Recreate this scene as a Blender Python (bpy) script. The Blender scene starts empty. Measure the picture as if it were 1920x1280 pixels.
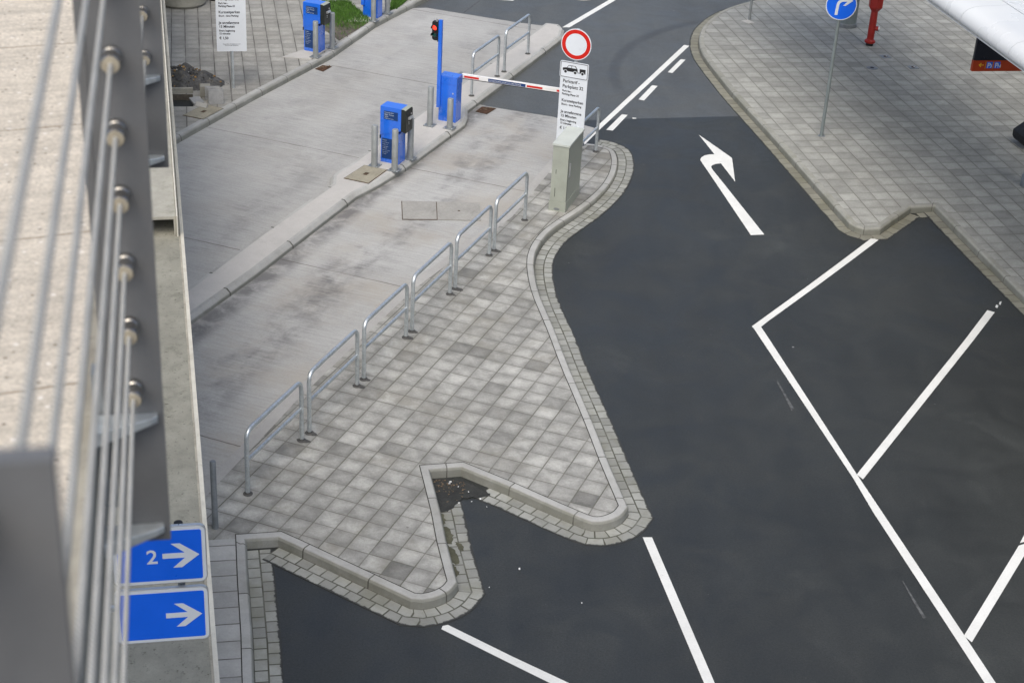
import bpy, bmesh, math, random
from mathutils import Vector, Matrix
from mathutils.geometry import tessellate_polygon
R = math.radians
random.seed(7)
sc = bpy.context.scene
COL = sc.collection

# ---------------------------------------------------------------- camera, sky, sun, exposure
cam = bpy.data.cameras.new('camera'); camo = bpy.data.objects.new('camera', cam); COL.objects.link(camo)
CAM_H = 11.5
pitch, roll = R(28.0024), R(-3.334)
fw = Vector((0, math.cos(pitch), -math.sin(pitch))); rt = Vector((1, 0, 0)); dn = fw.cross(rt)
rt2 = rt*math.cos(roll) + dn*math.sin(roll); dn2 = dn*math.cos(roll) - rt*math.sin(roll)
mw = Matrix((rt2, -dn2, -fw)).transposed().to_4x4(); mw.translation = Vector((0, 0, CAM_H))
camo.matrix_world = mw
cam.sensor_fit = 'HORIZONTAL'; cam.sensor_width = 36; cam.lens = 56.82
cam.clip_start = 0.05; cam.clip_end = 600
cam.dof.use_dof = True; cam.dof.focus_distance = 24.0; cam.dof.aperture_fstop = 9.0
sc.camera = camo

SUN_EL, SUN_AZ = R(56), R(192)          # azimuth clockwise from +Y
world = bpy.data.worlds.new('World'); sc.world = world; world.use_nodes = True
wn = world.node_tree.nodes; wl = world.node_tree.links
sky = wn.new('ShaderNodeTexSky'); sky.sky_type = 'NISHITA'; sky.sun_disc = False
sky.sun_elevation = SUN_EL; sky.sun_rotation = SUN_AZ
sky.air_density = 0.75; sky.dust_density = 4.0; sky.ozone_density = 0.2
wl.new(sky.outputs[0], wn['Background'].inputs[0]); wn['Background'].inputs[1].default_value = 0.15
sun = bpy.data.lights.new('sun', 'SUN'); suno = bpy.data.objects.new('sun', sun); COL.objects.link(suno)
sun.energy = 1.0; sun.angle = R(60); sun.color = (0.96, 1.0, 0.92)
sd = Vector((math.sin(SUN_AZ)*math.cos(SUN_EL), math.cos(SUN_AZ)*math.cos(SUN_EL), math.sin(SUN_EL)))
suno.rotation_euler = sd.to_track_quat('Z', 'Y').to_euler()
sc.view_settings.view_transform = 'Standard'; sc.view_settings.look = 'None'
sc.view_settings.exposure = 0.55; sc.view_settings.gamma = 1.0

# ground outlines in metres (x right, y away from the building)
PTS = {
 'isl_a': [(-2.581, 13.075), (-2.668, 13.494), (-2.823, 14.297), (-3.034, 15.268), (-3.222, 16.198)],
 'isl_b': [(-3.222, 16.198), (-2.986, 16.25), (-2.686, 16.315)],
 'isl_c': [(-2.686, 16.315), (-2.418, 16.153), (-1.632, 15.658), (-0.962, 15.236)],
 'isl_arc1': [(-0.884, 15.233), (-0.793, 15.267), (-0.704, 15.332), (-0.64, 15.406), (-0.598, 15.515)],
 'isl_d': [(-0.653, 15.754), (-0.779, 16.326), (-0.887, 16.932), (-1.011, 17.507), (-1.118, 17.995)],
 'isl_e': [(-0.549, 18.136)],
 'isl_f': [(-0.549, 18.136), (0.107, 17.727), (0.768, 17.273), (1.092, 17.064)],
 'isl_arc2': [(1.159, 17.035), (1.227, 17.036), (1.33, 17.089), (1.427, 17.183), (1.486, 17.323)],
 'isl_g': [(1.395, 17.749), (1.251, 18.425), (1.101, 19.241), (0.903, 20.185), (0.737, 20.96), (0.556, 21.957), (0.435, 22.535), (0.29, 23.212), (0.206, 23.84), (0.169, 24.397), (0.183, 24.822), (0.258, 25.267), (0.408, 25.758), (0.629, 26.205), (0.891, 26.645), (1.16, 27.146), (1.414, 27.736), (1.573, 28.226), (1.688, 28.776), (1.729, 29.333), (1.702, 29.696)],
 'isl_nose': [(1.664, 29.833), (1.541, 29.957), (1.373, 30.017), (1.226, 30.023)],
 'isl_left': [(0.845, 29.616), (-0.128, 26.306), (-1.61, 23.213), (-2.956, 19.507), (-3.327, 18.286), (-3.643, 17.315), (-3.968, 16.265)],
 'lane_left_kerb_base': [(-6.62, 28.818), (-5.549, 31.558), (-4.366, 34.374), (-3.619, 36.9), (-2.547, 39.43)],
 'lane_left_kerb_top': [(-6.649, 28.982), (-5.574, 31.721), (-4.645, 33.992), (-3.809, 36.554), (-3.012, 38.917)],
 'lane1_end': [(-2.575, 38.73), (-0.448, 37.996), (0.417, 37.775)],
 'lane2_end': [(-1.214, 32.125), (-0.501, 31.855), (0.553, 31.553), (1.455, 31.017)],
 'div_left': [(-5.193, 22.456), (-4.398, 24.679), (-3.462, 27.077)],
 'div_right': [(-4.956, 21.318), (-4.164, 23.284), (-2.931, 26.662)],
 'bar_left': [(-3.462, 27.077), (-3.5, 27.452), (-3.455, 27.639), (-3.249, 28.065), (-2.905, 29.075), (-2.176, 31.032), (-1.331, 33.293), (-0.388, 35.807), (0.327, 37.715)],
 'bar_right': [(-2.931, 26.662), (-2.573, 27.287), (-2.159, 28.154), (-1.486, 29.877), (-1.189, 30.611), (-1.155, 30.985), (-1.179, 31.451), (-0.331, 33.718), (0.775, 36.71), (0.813, 37.299), (0.711, 37.661)],
 'mk_top': [(0.763, 37.777), (0.942, 37.812), (2.148, 40.418), (1.971, 40.382)],
 'mk_solid': [(1.178, 30.361), (1.206, 30.08), (1.531, 30.984), (3.758, 36.908), (3.635, 36.946)],
 'mk_dash1': [(3.481, 35.842), (3.598, 35.844), (3.236, 34.83), (3.131, 34.867)],
 'mk_dash2': [(2.731, 33.907), (2.852, 33.875), (2.51, 32.883), (2.392, 32.93)],
 'mk_dash3': [(2.006, 31.942), (2.128, 31.93), (1.79, 30.95), (1.655, 30.974)],
 'mk_corner': [(6.311, 26.527), (6.418, 26.454), (4.064, 23.057), (3.93, 22.846), (4.028, 22.37), (4.763, 18.649), (4.957, 17.729), (5.477, 15.239), (5.65, 14.387), (5.754, 13.888), (5.629, 13.877), (5.522, 14.376), (5.37, 15.12), (4.836, 17.716), (4.704, 18.509), (3.954, 22.08), (3.811, 22.757), (3.782, 22.845), (4.091, 23.294)],
 'mk_bay1': [(4.764, 18.609), (4.832, 18.497), (7.278, 22.774), (7.881, 23.857), (7.773, 23.92), (7.13, 22.755)],
 'mk_bay2': [(5.471, 15.209), (5.539, 15.097), (6.726, 17.115), (6.73, 17.209), (6.596, 17.137)],
 'mk_bay2b': [(6.625, 17.198), (6.752, 17.27), (7.153, 17.956), (7.061, 18.009)],
 'mk_bay3': [(1.784, 16.839), (1.902, 16.851), (2.463, 14.104), (2.554, 13.671), (2.425, 13.66), (2.343, 14.094)],
 'mk_bay4': [(-0.616, 14.772), (-0.605, 14.832), (-0.545, 14.857), (0.205, 14.361), (0.845, 13.961), (1.153, 13.758), (0.978, 13.716), (0.634, 13.942), (0.209, 14.222)],
 'mk_arrow': [(3.537, 31.002), (4.105, 29.839), (4.058, 28.661), (3.862, 29.523), (3.755, 29.488), (3.687, 29.419), (3.654, 29.336), (3.66, 29.233), (4.37, 26.397), (4.124, 26.338), (3.476, 29.571), (3.468, 29.662), (3.501, 29.784), (3.572, 29.89), (3.667, 29.952), (3.769, 29.982)],
 'rp_inner': [(6.665, 41.486), (6.029, 40.766), (5.51, 40.372), (4.978, 39.746), (4.662, 39.177), (4.412, 38.546), (4.241, 38.032), (4.128, 37.413), (4.076, 36.742), (4.1, 35.947), (4.286, 34.836), (4.56, 33.346), (4.982, 31.484), (5.529, 29.041), (6.045, 26.904), (6.106, 26.8), (6.201, 26.735), (6.401, 26.784), (6.641, 27.121), (7.143, 27.792), (7.758, 27.949), (8.236, 25.792), (8.511, 24.546), (8.823, 23.084)],
 'rp_poly_far': [(8.823, 23.084), (11.502, 23.421), (20.022, 46.931), (6.986, 44.068)],
 'asph_seam': [(1.597, 31.523), (2.153, 31.711), (4.527, 32.269)],
 'notch': [(-1.028, 18.065), (-0.55, 18.117), (-0.382, 17.862), (0.122, 17.412), (-0.26, 16.714), (-0.482, 16.867), (-0.666, 16.79), (-0.834, 17.498)],
 'soil': [(-5.072, 38.31), (-4.427, 38.442), (-3.738, 36.948), (-3.874, 36.583), (-4.298, 35.36), (-4.655, 35.976), (-4.837, 36.145)],
 'grassfar': [(-3.424, 38.832), (-3.038, 38.912), (-3.223, 38.054), (-3.404, 37.928)],
 'cover_isl': [(-3.241, 27.327), (-2.763, 27.145), (-2.483, 27.859), (-2.936, 28.027)],
 'cover_left': [(-6.75, 30.058), (-6.301, 29.891), (-6.025, 30.582), (-6.445, 30.761)],
 'pit': [(-7.061, 30.53), (-6.643, 30.601), (-6.797, 31.31), (-7.234, 31.234)],
 'drain1': [(-4.625, 33.663), (-4.496, 33.924), (-4.276, 33.891), (-4.42, 33.52)],
 'drain2': [(-1.031, 31.572), (-0.913, 31.882), (-0.601, 31.838), (-0.784, 31.455)],
 'cover_lane': [(-2.128, 26.72), (-0.72, 26.843), (-0.665, 26.041), (-2.042, 25.901)],
 'cover_lane_split': [(-1.495, 26.777), (-1.426, 25.978)],
 'slab_m2': [(-5.389, 33.966), (-4.937, 34.655), (-4.326, 35.197), (-4.743, 33.937)],
 'slab_b2': [(-4.351, 36.826), (-4.004, 37.543), (-3.442, 37.921), (-3.779, 36.855)],
 'pile_stack': [(-6.372, 30.774), (-6.07, 30.826)],
 'planter': [(-8.155, 36.882), (-7.813, 37.568)],
 'heap': [(-7.162, 31.41), (-6.792, 31.475), (-7.508, 32.78), (-6.577, 32.355)],
 'far_slab': [(5.133, 38.732), (5.297, 38.544), (5.461, 38.62), (5.315, 38.858)],
 'topline': [(-0.898, 39.77), (-0.469, 39.763), (-0.432, 39.866), (-0.77, 39.939)],
 'scuff1': [(3.964, 21.107), (3.988, 21.11), (4.133, 20.308), (4.086, 20.242), (4.03, 20.668)],
 'scuff2': [(4.938, 16.239), (4.954, 16.218), (5.09, 15.525), (5.052, 15.491), (4.985, 15.9)],
 'scuff3': [(-1.682, 38.433), (-1.654, 38.394), (-1.279, 39.618), (-1.321, 39.656)],
 'scuff4': [(7.937, 24.059), (7.964, 24.023), (8.006, 24.126), (7.979, 24.162)],
 'scuff5': [(8.025, 24.168), (8.048, 24.151), (8.1, 24.295), (8.058, 24.27)],
 'scuff6': [(2.223, 31.786), (2.3, 31.783), (2.298, 31.735), (2.22, 31.722)],
 'topcover': [(1.252, 40.378)],
}


# ---------------------------------------------------------------- material helpers
class NT:
    def __init__(s, name):
        s.m = bpy.data.materials.new(name); s.m.use_nodes = True
        s.t = s.m.node_tree; s.n = s.t.nodes; s.b = s.n['Principled BSDF']; s.o = None
    def link(s, a, b): s.t.links.new(a, b)
    def sock(s, v, inp):
        if v is None: return
        if hasattr(v, 'is_output'): s.link(v, inp)
        else: inp.default_value = v
    def coord(s, kind='Object'):
        k = s.n.new('ShaderNodeTexCoord'); return k.outputs[kind]
    def mapping(s, v, loc=(0,0,0), rot=(0,0,0), scale=(1,1,1)):
        k = s.n.new('ShaderNodeMapping'); s.link(v, k.inputs[0])
        k.inputs[1].default_value = loc; k.inputs[2].default_value = rot; k.inputs[3].default_value = scale
        return k.outputs[0]
    def noise(s, v, scale=1, detail=4, rough=.55, dist=0, out=0):
        k = s.n.new('ShaderNodeTexNoise'); s.link(v, k.inputs['Vector'])
        k.inputs['Scale'].default_value = scale; k.inputs['Detail'].default_value = detail
        k.inputs['Roughness'].default_value = rough; k.inputs['Distortion'].default_value = dist
        return k.outputs[out]
    def voro(s, v, scale=1, feature='F1', out='Distance', rnd=1):
        k = s.n.new('ShaderNodeTexVoronoi'); s.link(v, k.inputs['Vector']); k.feature = feature
        k.inputs['Scale'].default_value = scale; k.inputs['Randomness'].default_value = rnd
        return k.outputs[out]
    def math(s, op, a, b=None, c=None, clamp=False):
        k = s.n.new('ShaderNodeMath'); k.operation = op; k.use_clamp = clamp
        s.sock(a, k.inputs[0]); s.sock(b, k.inputs[1]); s.sock(c, k.inputs[2]); return k.outputs[0]
    def vmath(s, op, a, b=None):
        k = s.n.new('ShaderNodeVectorMath'); k.operation = op
        s.sock(a, k.inputs[0]); s.sock(b, k.inputs[1]); return k.outputs[0]
    def sep(s, v):
        k = s.n.new('ShaderNodeSeparateXYZ'); s.link(v, k.inputs[0]); return k.outputs
    def comb(s, x, y, z=0.0):
        k = s.n.new('ShaderNodeCombineXYZ'); s.sock(x, k.inputs[0]); s.sock(y, k.inputs[1]); s.sock(z, k.inputs[2]); return k.outputs[0]
    def white(s, v):
        k = s.n.new('ShaderNodeTexWhiteNoise'); k.noise_dimensions = '2D'; s.link(v, k.inputs['Vector']); return k.outputs
    def ramp(s, f, a, b, lo=0.0, hi=1.0):
        """smooth map of f from [a,b] to [lo,hi]"""
        k = s.n.new('ShaderNodeMapRange'); k.interpolation_type = 'SMOOTHSTEP'
        s.sock(f, k.inputs[0]); k.inputs[1].default_value = a; k.inputs[2].default_value = b
        k.inputs[3].default_value = lo; k.inputs[4].default_value = hi; return k.outputs[0]
    def mix(s, f, a, b, mode='MIX'):
        k = s.n.new('ShaderNodeMix'); k.data_type = 'RGBA'; k.blend_type = mode
        s.sock(f, k.inputs[0])
        for v, i in ((a, 6), (b, 7)):
            if hasattr(v, 'is_output'): s.link(v, k.inputs[i])
            else: k.inputs[i].default_value = (*v, 1)
        return k.outputs[2]
    def scale_col(s, col, f):
        k = s.n.new('ShaderNodeVectorMath'); k.operation = 'SCALE'; 
        if hasattr(col, 'is_output'): s.link(col, k.inputs[0])
        else: k.inputs[0].default_value = col
        s.sock(f, k.inputs['Scale']); return k.outputs[0]
    def bump(s, h, strength=.3, dist=.01):
        k = s.n.new('ShaderNodeBump'); k.inputs['Strength'].default_value = strength
        k.inputs['Distance'].default_value = dist; s.link(h, k.inputs['Height']); s.link(k.outputs[0], s.b.inputs['Normal'])
    def fin(s, col, rough=.8, metal=0.0, spec=.4, coat=0.0):
        if hasattr(col, 'is_output'): s.link(col, s.b.inputs['Base Color'])
        else: s.b.inputs['Base Color'].default_value = (*col, 1)
        s.sock(rough, s.b.inputs['Roughness']); s.b.inputs['Metallic'].default_value = metal
        s.b.inputs['Specular IOR Level'].default_value = spec
        s.b.inputs['Coat Weight'].default_value = coat
        return s.m

M = {}
def mat_plain(name, col, rough=.5, metal=0.0, var=.12, scale=6, spec=.4, fine=60, coat=0.0):
    """a painted / metal surface with gentle dirt and wear variation"""
    t = NT(name); c = t.coord()
    n = t.noise(c, scale, 5); f = t.noise(c, fine, 3)
    k = t.math('ADD', t.ramp(n, .25, .75, 1-var, 1+var*.6), t.ramp(f, .2, .8, -var*.35, var*.35))
    r = t.ramp(n, .3, .7, max(rough-.08, .05), min(rough+.12, 1))
    M[name] = t.fin(t.scale_col(col, k), r, metal, spec, coat); return M[name]

def mat_pavers(name, angle, origin, size, base, joint, jw=.012, dark=.25, dirt=.25, ju=1.0, jv=1.0, moss=.0, halves=False):
    """square concrete pavers: angle of the first tile axis from world X, origin = a joint crossing"""
    t = NT(name); c = t.coord()
    v = t.vmath('SUBTRACT', c, (origin[0], origin[1], 0))
    v = t.mapping(v, rot=(0, 0, -angle))
    v = t.vmath('DIVIDE', v, (size[0], size[1], 1))
    wob = t.noise(c, 9, 2, out=1)
    v = t.vmath('ADD', v, t.vmath('MULTIPLY', t.vmath('SUBTRACT', wob, (.5, .5, .5)), (.025, .025, 0)))
    cell = t.vmath('FLOOR', v); fr = t.vmath('FRACTION', v)
    w = t.white(cell); wv = w[0]
    w2 = t.white(t.vmath('ADD', cell, (37.3, 11.7, 0)))[0]
    x, y, _ = t.sep(fr)
    ex = t.math('MULTIPLY', t.math('MINIMUM', x, t.math('SUBTRACT', 1.0, x)), size[0])
    ey = t.math('MULTIPLY', t.math('MINIMUM', y, t.math('SUBTRACT', 1.0, y)), size[1])
    big = t.noise(c, .45, 3); med = t.noise(c, 3.2, 5, .65); fine = t.noise(c, 28, 5, .85); spk = t.noise(c, 120, 2, .8)
    jn = t.noise(c, 1.3, 3)
    jx = t.math('MULTIPLY', t.ramp(ex, jw*.25, jw*.75, 1, 0), t.ramp(jn, .3, .62, .45*ju, ju))
    jy = t.math('MULTIPLY', t.ramp(ey, jw*.25, jw*.75, 1, 0), t.ramp(jn, .62, .3, .45*jv, jv))
    j = t.math('MAXIMUM', jx, jy)
    # per-tile tone: most tiles near base, a few clearly darker
    tone = t.math('ADD', t.ramp(wv, 0, 1, 1-.15, 1+.08), t.math('MULTIPLY', t.ramp(w2, .74, .93, 0, -dark), t.ramp(big, .35, .6, .5, 1)))
    # weathered centres paler than the rims
    e = t.math('MINIMUM', ex, ey)
    rim = t.ramp(t.math('ADD', e, t.math('MULTIPLY', t.math('SUBTRACT', med, .5), .12)), .0, .12, 1-dirt*.5, 1.0)
    k = t.math('MULTIPLY', tone, rim)
    k = t.math('MULTIPLY', k, t.ramp(big, .25, .75, .90, 1.06))
    k = t.math('MULTIPLY', k, t.ramp(med, .25, .75, 1-dirt*.55, 1+dirt*.3))
    k = t.math('MULTIPLY', k, t.ramp(fine, .25, .75, .84, 1.12))
    k = t.math('MULTIPLY', k, t.ramp(spk, .25, .75, .93, 1.06))
    col = t.scale_col(base, k)
    stain = t.math('MULTIPLY', t.ramp(t.noise(c, .95, 6, .72, .5), .47, .70, 0, dirt*1.25), t.ramp(wv, 0, 1, .5, 1.2))
    col = t.mix(stain, col, (.215, .205, .172))
    # chewing gum spots and pale specks
    g = t.voro(c, 1.9); gum = t.math('MULTIPLY', t.ramp(g, .025, .045, .55, 0), t.ramp(t.noise(c, .8, 1), .45, .6, 0, 1))
    col = t.mix(gum, col, (.09, .085, .08))
    col = t.mix(j, col, joint)
    if moss: 
        mm = t.math('MULTIPLY', t.ramp(t.noise(c, 2.0, 5, .7), .55, .75, 0, moss), t.ramp(ex, 0, .1, 1, .2))
        col = t.mix(mm, col, (.16, .17, .10))
    t.bump(t.math('SUBTRACT', t.math('MULTIPLY', fine, .35), j), .35, .006)
    M[name] = t.fin(col, .88, 0, .3); return M[name]

def mat_strip(name, base, joint, lu, lv=0.0, jw=.012, off=.5, moss=.3, var=.1, face=None, edge=None):
    """kerb stones / gutter setts laid along a strip: UV = metres along, metres across"""
    t = NT(name); c = t.coord(); uv = t.coord('UV')
    u, v, _ = t.sep(uv)
    if lv:
        row = t.math('FLOOR', t.math('DIVIDE', v, lv))
        uu = t.math('ADD', t.math('DIVIDE', u, lu), t.math('MULTIPLY', row, off))
        fv = t.math('FRACT', t.math('DIVIDE', v, lv)); ev = t.math('MULTIPLY', t.math('MINIMUM', fv, t.math('SUBTRACT', 1.0, fv)), lv)
    else:
        row = 0.0; uu = t.math('DIVIDE', u, lu); ev = None
    fu = t.math('FRACT', uu); eu = t.math('MULTIPLY', t.math('MINIMUM', fu, t.math('SUBTRACT', 1.0, fu)), lu)
    e = t.math('MINIMUM', eu, ev) if lv else eu
    w = t.white(t.comb(t.math('FLOOR', uu), row))[0]
    big = t.noise(c, .7, 4); med = t.noise(c, 4, 5, .65); fine = t.noise(c, 50, 4, .7)
    k = t.math('MULTIPLY', t.ramp(w, 0, 1, 1-var*1.3, 1+var), t.ramp(med, .25, .75, .88, 1.06))
    k = t.math('MULTIPLY', k, t.ramp(fine, .2, .8, .91, 1.07))
    k = t.math('MULTIPLY', k, t.ramp(big, .3, .7, .93, 1.05))
    col = t.scale_col(base, k)
    if face:      # the kerb's standing face: mixed darker and greener, unevenly
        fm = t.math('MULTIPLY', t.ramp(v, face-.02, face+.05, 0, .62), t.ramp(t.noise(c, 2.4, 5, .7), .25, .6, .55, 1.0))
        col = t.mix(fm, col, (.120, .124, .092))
    grime = t.math('MULTIPLY', t.ramp(t.noise(c, 1.6, 5, .7), .44, .72, 0, moss), t.ramp(fine, .2, .8, .7, 1.2))
    col = t.mix(grime, col, (.145, .143, .085))
    jm = t.math('MULTIPLY', t.ramp(e, jw*.25, jw*.75, 1, 0), t.ramp(med, .3, .6, .6, 1))
    col = t.mix(jm, col, joint)
    if edge:      # asphalt rolled unevenly over the outer sett edge
        em = t.ramp(t.math('ADD', v, t.math('MULTIPLY', t.math('SUBTRACT', t.noise(c, 7, 5, .75), .5), .10)), edge-.035, edge-.015, 0, 1)
        col = t.mix(em, col, (.045, .047, .046))
    t.bump(t.math('SUBTRACT', t.math('MULTIPLY', fine, .4), jm), .35, .006)
    M[name] = t.fin(col, .86, 0, .3); return M[name]

def mat_asphalt(name, base, patch=.25, arc=False):
    t = NT(name); c = t.coord()
    big = t.noise(c, .22, 5, .6, .4); med = t.noise(c, 1.1, 5, .65, .6); fine = t.noise(c, 38, 4, .85); grit = t.noise(c, 150, 2, .8)
    st = t.noise(t.mapping(c, rot=(0, 0, R(-12)), scale=(1.6, .35, 1)), 1.0, 4, .6)
    k = t.math('MULTIPLY', t.ramp(big, .28, .72, 1-patch*.5, 1+patch*.4), t.ramp(med, .25, .75, 1-patch*.5, 1+patch*.45))
    k = t.math('MULTIPLY', k, t.ramp(st, .3, .7, .93, 1.08))
    k = t.math('MULTIPLY', k, t.ramp(fine, .25, .75, .66, 1.36))
    k = t.math('MULTIPLY', k, t.ramp(grit, .2, .8, .75, 1.25))
    # pale dusty wear in soft irregular patches
    wear = t.math('MULTIPLY', t.ramp(t.noise(c, .55, 6, .68, .8), .50, .74, 0, 1), t.ramp(med, .35, .7, .2, 1))
    k = t.math('MULTIPLY', k, t.math('ADD', 1.0, t.math('MULTIPLY', wear, patch*1.6)))
    col = t.scale_col(base, k)
    if arc:   # rubber of cars turning out of the barrier lane
        x, y, _ = t.sep(c)
        d = t.math('SQRT', t.math('ADD', t.math('POWER', t.math('SUBTRACT', x, 7.576), 2.0), t.math('POWER', t.math('SUBTRACT', y, 34.429), 2.0)))
        rn = t.math('ADD', d, t.math('MULTIPLY', t.math('SUBTRACT', med, .5), .06))
        ring = t.math('MAXIMUM', t.ramp(t.math('ABSOLUTE', t.math('SUBTRACT', rn, 5.66)), .05, .2, .42, 0),
                      t.ramp(t.math('ABSOLUTE', t.math('SUBTRACT', rn, 4.2)), .1, .35, .2, 0))
        ring = t.math('MULTIPLY', ring, t.math('MULTIPLY', t.ramp(y, 32.6, 34.2, 0, 1), t.ramp(x, 5.2, 3.4, 0, 1)))
        col = t.mix(ring, col, (.033, .034, .034))
    # droppings, grit and pale specks
    s1 = t.voro(c, 1.15); m1 = t.math('MULTIPLY', t.ramp(s1, .014, .026, .7, 0), t.ramp(t.noise(c, 1.9, 1), .5, .6, 0, 1))
    s2 = t.voro(c, 9); m2 = t.math('MULTIPLY', t.ramp(s2, .05, .09, .5, 0), t.ramp(t.noise(c, .9, 3), .6, .72, 0, 1))
    col = t.mix(t.math('MAXIMUM', m1, m2), col, (.42, .42, .41))
    t.bump(t.math('ADD', fine, grit), .25, .004)
    M[name] = t.fin(col, t.ramp(med, .3, .7, .44, .60), 0, .5); return M[name]

def mat_lane(name):
    """brushed concrete: lane frame x' across, y' along"""
    t = NT(name); c = t.coord()
    l = t.mapping(c, rot=(0, 0, R(20.1)))
    x, y, _ = t.sep(l)
    br = t.noise(t.mapping(l, scale=(1.6, 16, 1)), 1.0, 5, .7); br2 = t.noise(t.mapping(l, scale=(1.8, 24, 1)), 1.0, 5, .85)
    big = t.noise(c, .5, 5, .6, .5); med = t.noise(c, 2.2, 6, .68, .4); fine = t.noise(c, 30, 4, .85)
    k = t.math('MULTIPLY', t.ramp(br, .28, .72, .93, 1.05), t.ramp(br2, .28, .72, .87, 1.10))
    k = t.math('MULTIPLY', k, t.ramp(big, .28, .72, .88, 1.06))
    k = t.math('MULTIPLY', k, t.ramp(fine, .25, .75, .86, 1.10))
    slab = t.white(t.comb(t.math('FLOOR', t.math('DIVIDE', t.math('ADD', y, 5.0), 5.23)), t.math('FLOOR', t.math('DIVIDE', t.math('ADD', x, 12.2), 2.7))))[0]
    k = t.math('MULTIPLY', k, t.ramp(slab, 0, 1, .95, 1.03))
    col = t.scale_col((.395, .397, .382), k)
    # tan earth film towards the lane edges
    tan = t.math('MULTIPLY', t.ramp(t.noise(l, .7, 4, .6), .42, .7, 0, .6), t.ramp(x, -12.6, -11.8, .3, 1))
    col = t.mix(tan, col, (.345, .318, .272))
    # oil and rubber where cars stop and roll
    def band(x0, w, a):
        g = t.ramp(t.math('ABSOLUTE', t.math('SUBTRACT', x, x0)), w*.15, w, a, 0)
        patch = t.ramp(t.math('ADD', t.math('MULTIPLY', med, .55), t.math('MULTIPLY', t.noise(t.mapping(l, scale=(1.5, .55, 1)), .75, 5, .62), .6)), .49, .76, 0, 1)
        return t.math('MULTIPLY', t.math('MULTIPLY', g, patch), t.ramp(br, .25, .7, 1.25, .55))
    oil = t.math('MAXIMUM', band(-10.75, .75, .85), t.math('MAXIMUM', band(-13.45, .9, .40), band(-15.2, .9, .30)))
    foot = t.math('MULTIPLY', t.ramp(t.math('ABSOLUTE', t.math('SUBTRACT', x, -11.80)), .04, .36, .85, 0), t.ramp(med, .30, .60, .15, 1))
    oil = t.math('MAXIMUM', oil, foot)
    col = t.mix(t.math('MINIMUM', t.math('MULTIPLY', oil, .95), .76), col, (.105, .104, .105))
    # expansion joints, saw cut right across, plus one along each lane edge
    jm = None
    for u0 in (11.0, 15.9, 21.235, 25.87, 30.43, 35.2):
        wv = t.math('ADD', y, t.math('MULTIPLY', t.math('SUBTRACT', t.noise(c, 6, 2), .5), .03))
        q = t.ramp(t.math('ABSOLUTE', t.math('SUBTRACT', wv, u0)), .004, .016, .75, 0)
        jm = q if jm is None else t.math('MAXIMUM', jm, q)
    jm = t.math('MULTIPLY', jm, t.ramp(t.noise(c, 1.5, 3), .3, .55, .45, 1))
    col = t.mix(jm, col, (.075, .06, .05))
    sp = t.voro(c, 2.2); col = t.mix(t.math('MULTIPLY', t.ramp(sp, .015, .03, .6, 0), t.ramp(t.noise(c, 1.2, 1), .5, .6, 0, 1)), col, (.07, .07, .07))
    t.bump(t.math('ADD', br2, t.math('MULTIPLY', fine, .4)), .25, .004)
    M[name] = t.fin(col, .85, 0, .3); return M[name]

def mat_concrete(name, base, var=.15, stain=.3, staincol=(.12, .12, .10), sc_=1.0, rough=.85, streak=None, speck=0.0):
    t = NT(name); c = t.coord()
    big = t.noise(c, .8*sc_, 5, .6, .3); med = t.noise(c, 5*sc_, 6, .68); fine = t.noise(c, 60*sc_, 3, .75); pit = t.noise(c, 190*sc_, 2, .8)
    k = t.math('MULTIPLY', t.ramp(big, .28, .72, 1-var, 1+var*.6), t.ramp(med, .25, .75, 1-var*.8, 1+var*.5))
    k = t.math('MULTIPLY', k, t.ramp(fine, .2, .8, .92, 1.07)); k = t.math('MULTIPLY', k, t.ramp(pit, .2, .8, .93, 1.06))
    col = t.scale_col(base, k)
    st = t.ramp(t.noise(c, 2.1*sc_, 6, .72, .6), .52, .74, 0, stain)
    col = t.mix(st, col, staincol)
    if speck:
        v = t.ramp(t.noise(c, 24*sc_, 4, .8), .58, .68, 0, speck); col = t.mix(v, col, staincol)
    t.bump(t.math('ADD', fine, pit), .3, .004)
    M[name] = t.fin(col, rough, 0, .3); return M[name]

mat_pavers('island_pavers', R(-20.0), (-3.051, 18.115), (.3035, .3035), (.425, .425, .395), (.115, .112, .09), jw=.014, dark=.36, dirt=.46, moss=.25)
mat_pavers('forecourt_pavers', R(12), (5.06, 28.9), (.3285, .322), (.375, .38, .350), (.125, .122, .10), jw=.015, dark=.10, dirt=.22, ju=1.0, jv=.8)
mat_pavers('left_pavers', R(12), (-8.108, 36.85), (.3025, .303), (.355, .350, .318), (.08, .075, .065), jw=.020, dark=.08, dirt=.25, ju=1.0, jv=.42)
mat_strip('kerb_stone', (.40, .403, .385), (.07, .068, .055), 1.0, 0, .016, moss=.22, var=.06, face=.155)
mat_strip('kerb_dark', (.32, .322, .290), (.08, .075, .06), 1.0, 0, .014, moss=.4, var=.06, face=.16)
mat_strip('gutter_setts', (.305, .312, .288), (.07, .07, .052), .19, .158, .018, moss=.42, var=.13, edge=.316)
mat_strip('paver_row', (.40, .402, .385), (.10, .095, .08), .305, 0, .016, moss=.15, var=.08)
mat_concrete('moss', (.098, .098, .066), .3, .5, (.05, .05, .035), 4.0, speck=.5)
mat_strip('gutter_single', (.235, .232, .19), (.075, .07, .055), .24, .21, .016, moss=.5, var=.10, edge=.21)
mat_asphalt('asphalt_new', (.0312, .0338, .0318), .25)
mat_asphalt('asphalt_old', (.080, .085, .082), .10, arc=True)
mat_lane('lane_concrete')
mat_concrete('edge_concrete', (.385, .380, .362), .08, .18)
mat_concrete('island_concrete', (.47, .46, .435), .06, .15)
mat_concrete('slab_concrete', (.46, .45, .42), .08, .15)
mat_concrete('rough_concrete', (.34, .33, .28), .18, .45, (.13, .14, .09))
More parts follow.
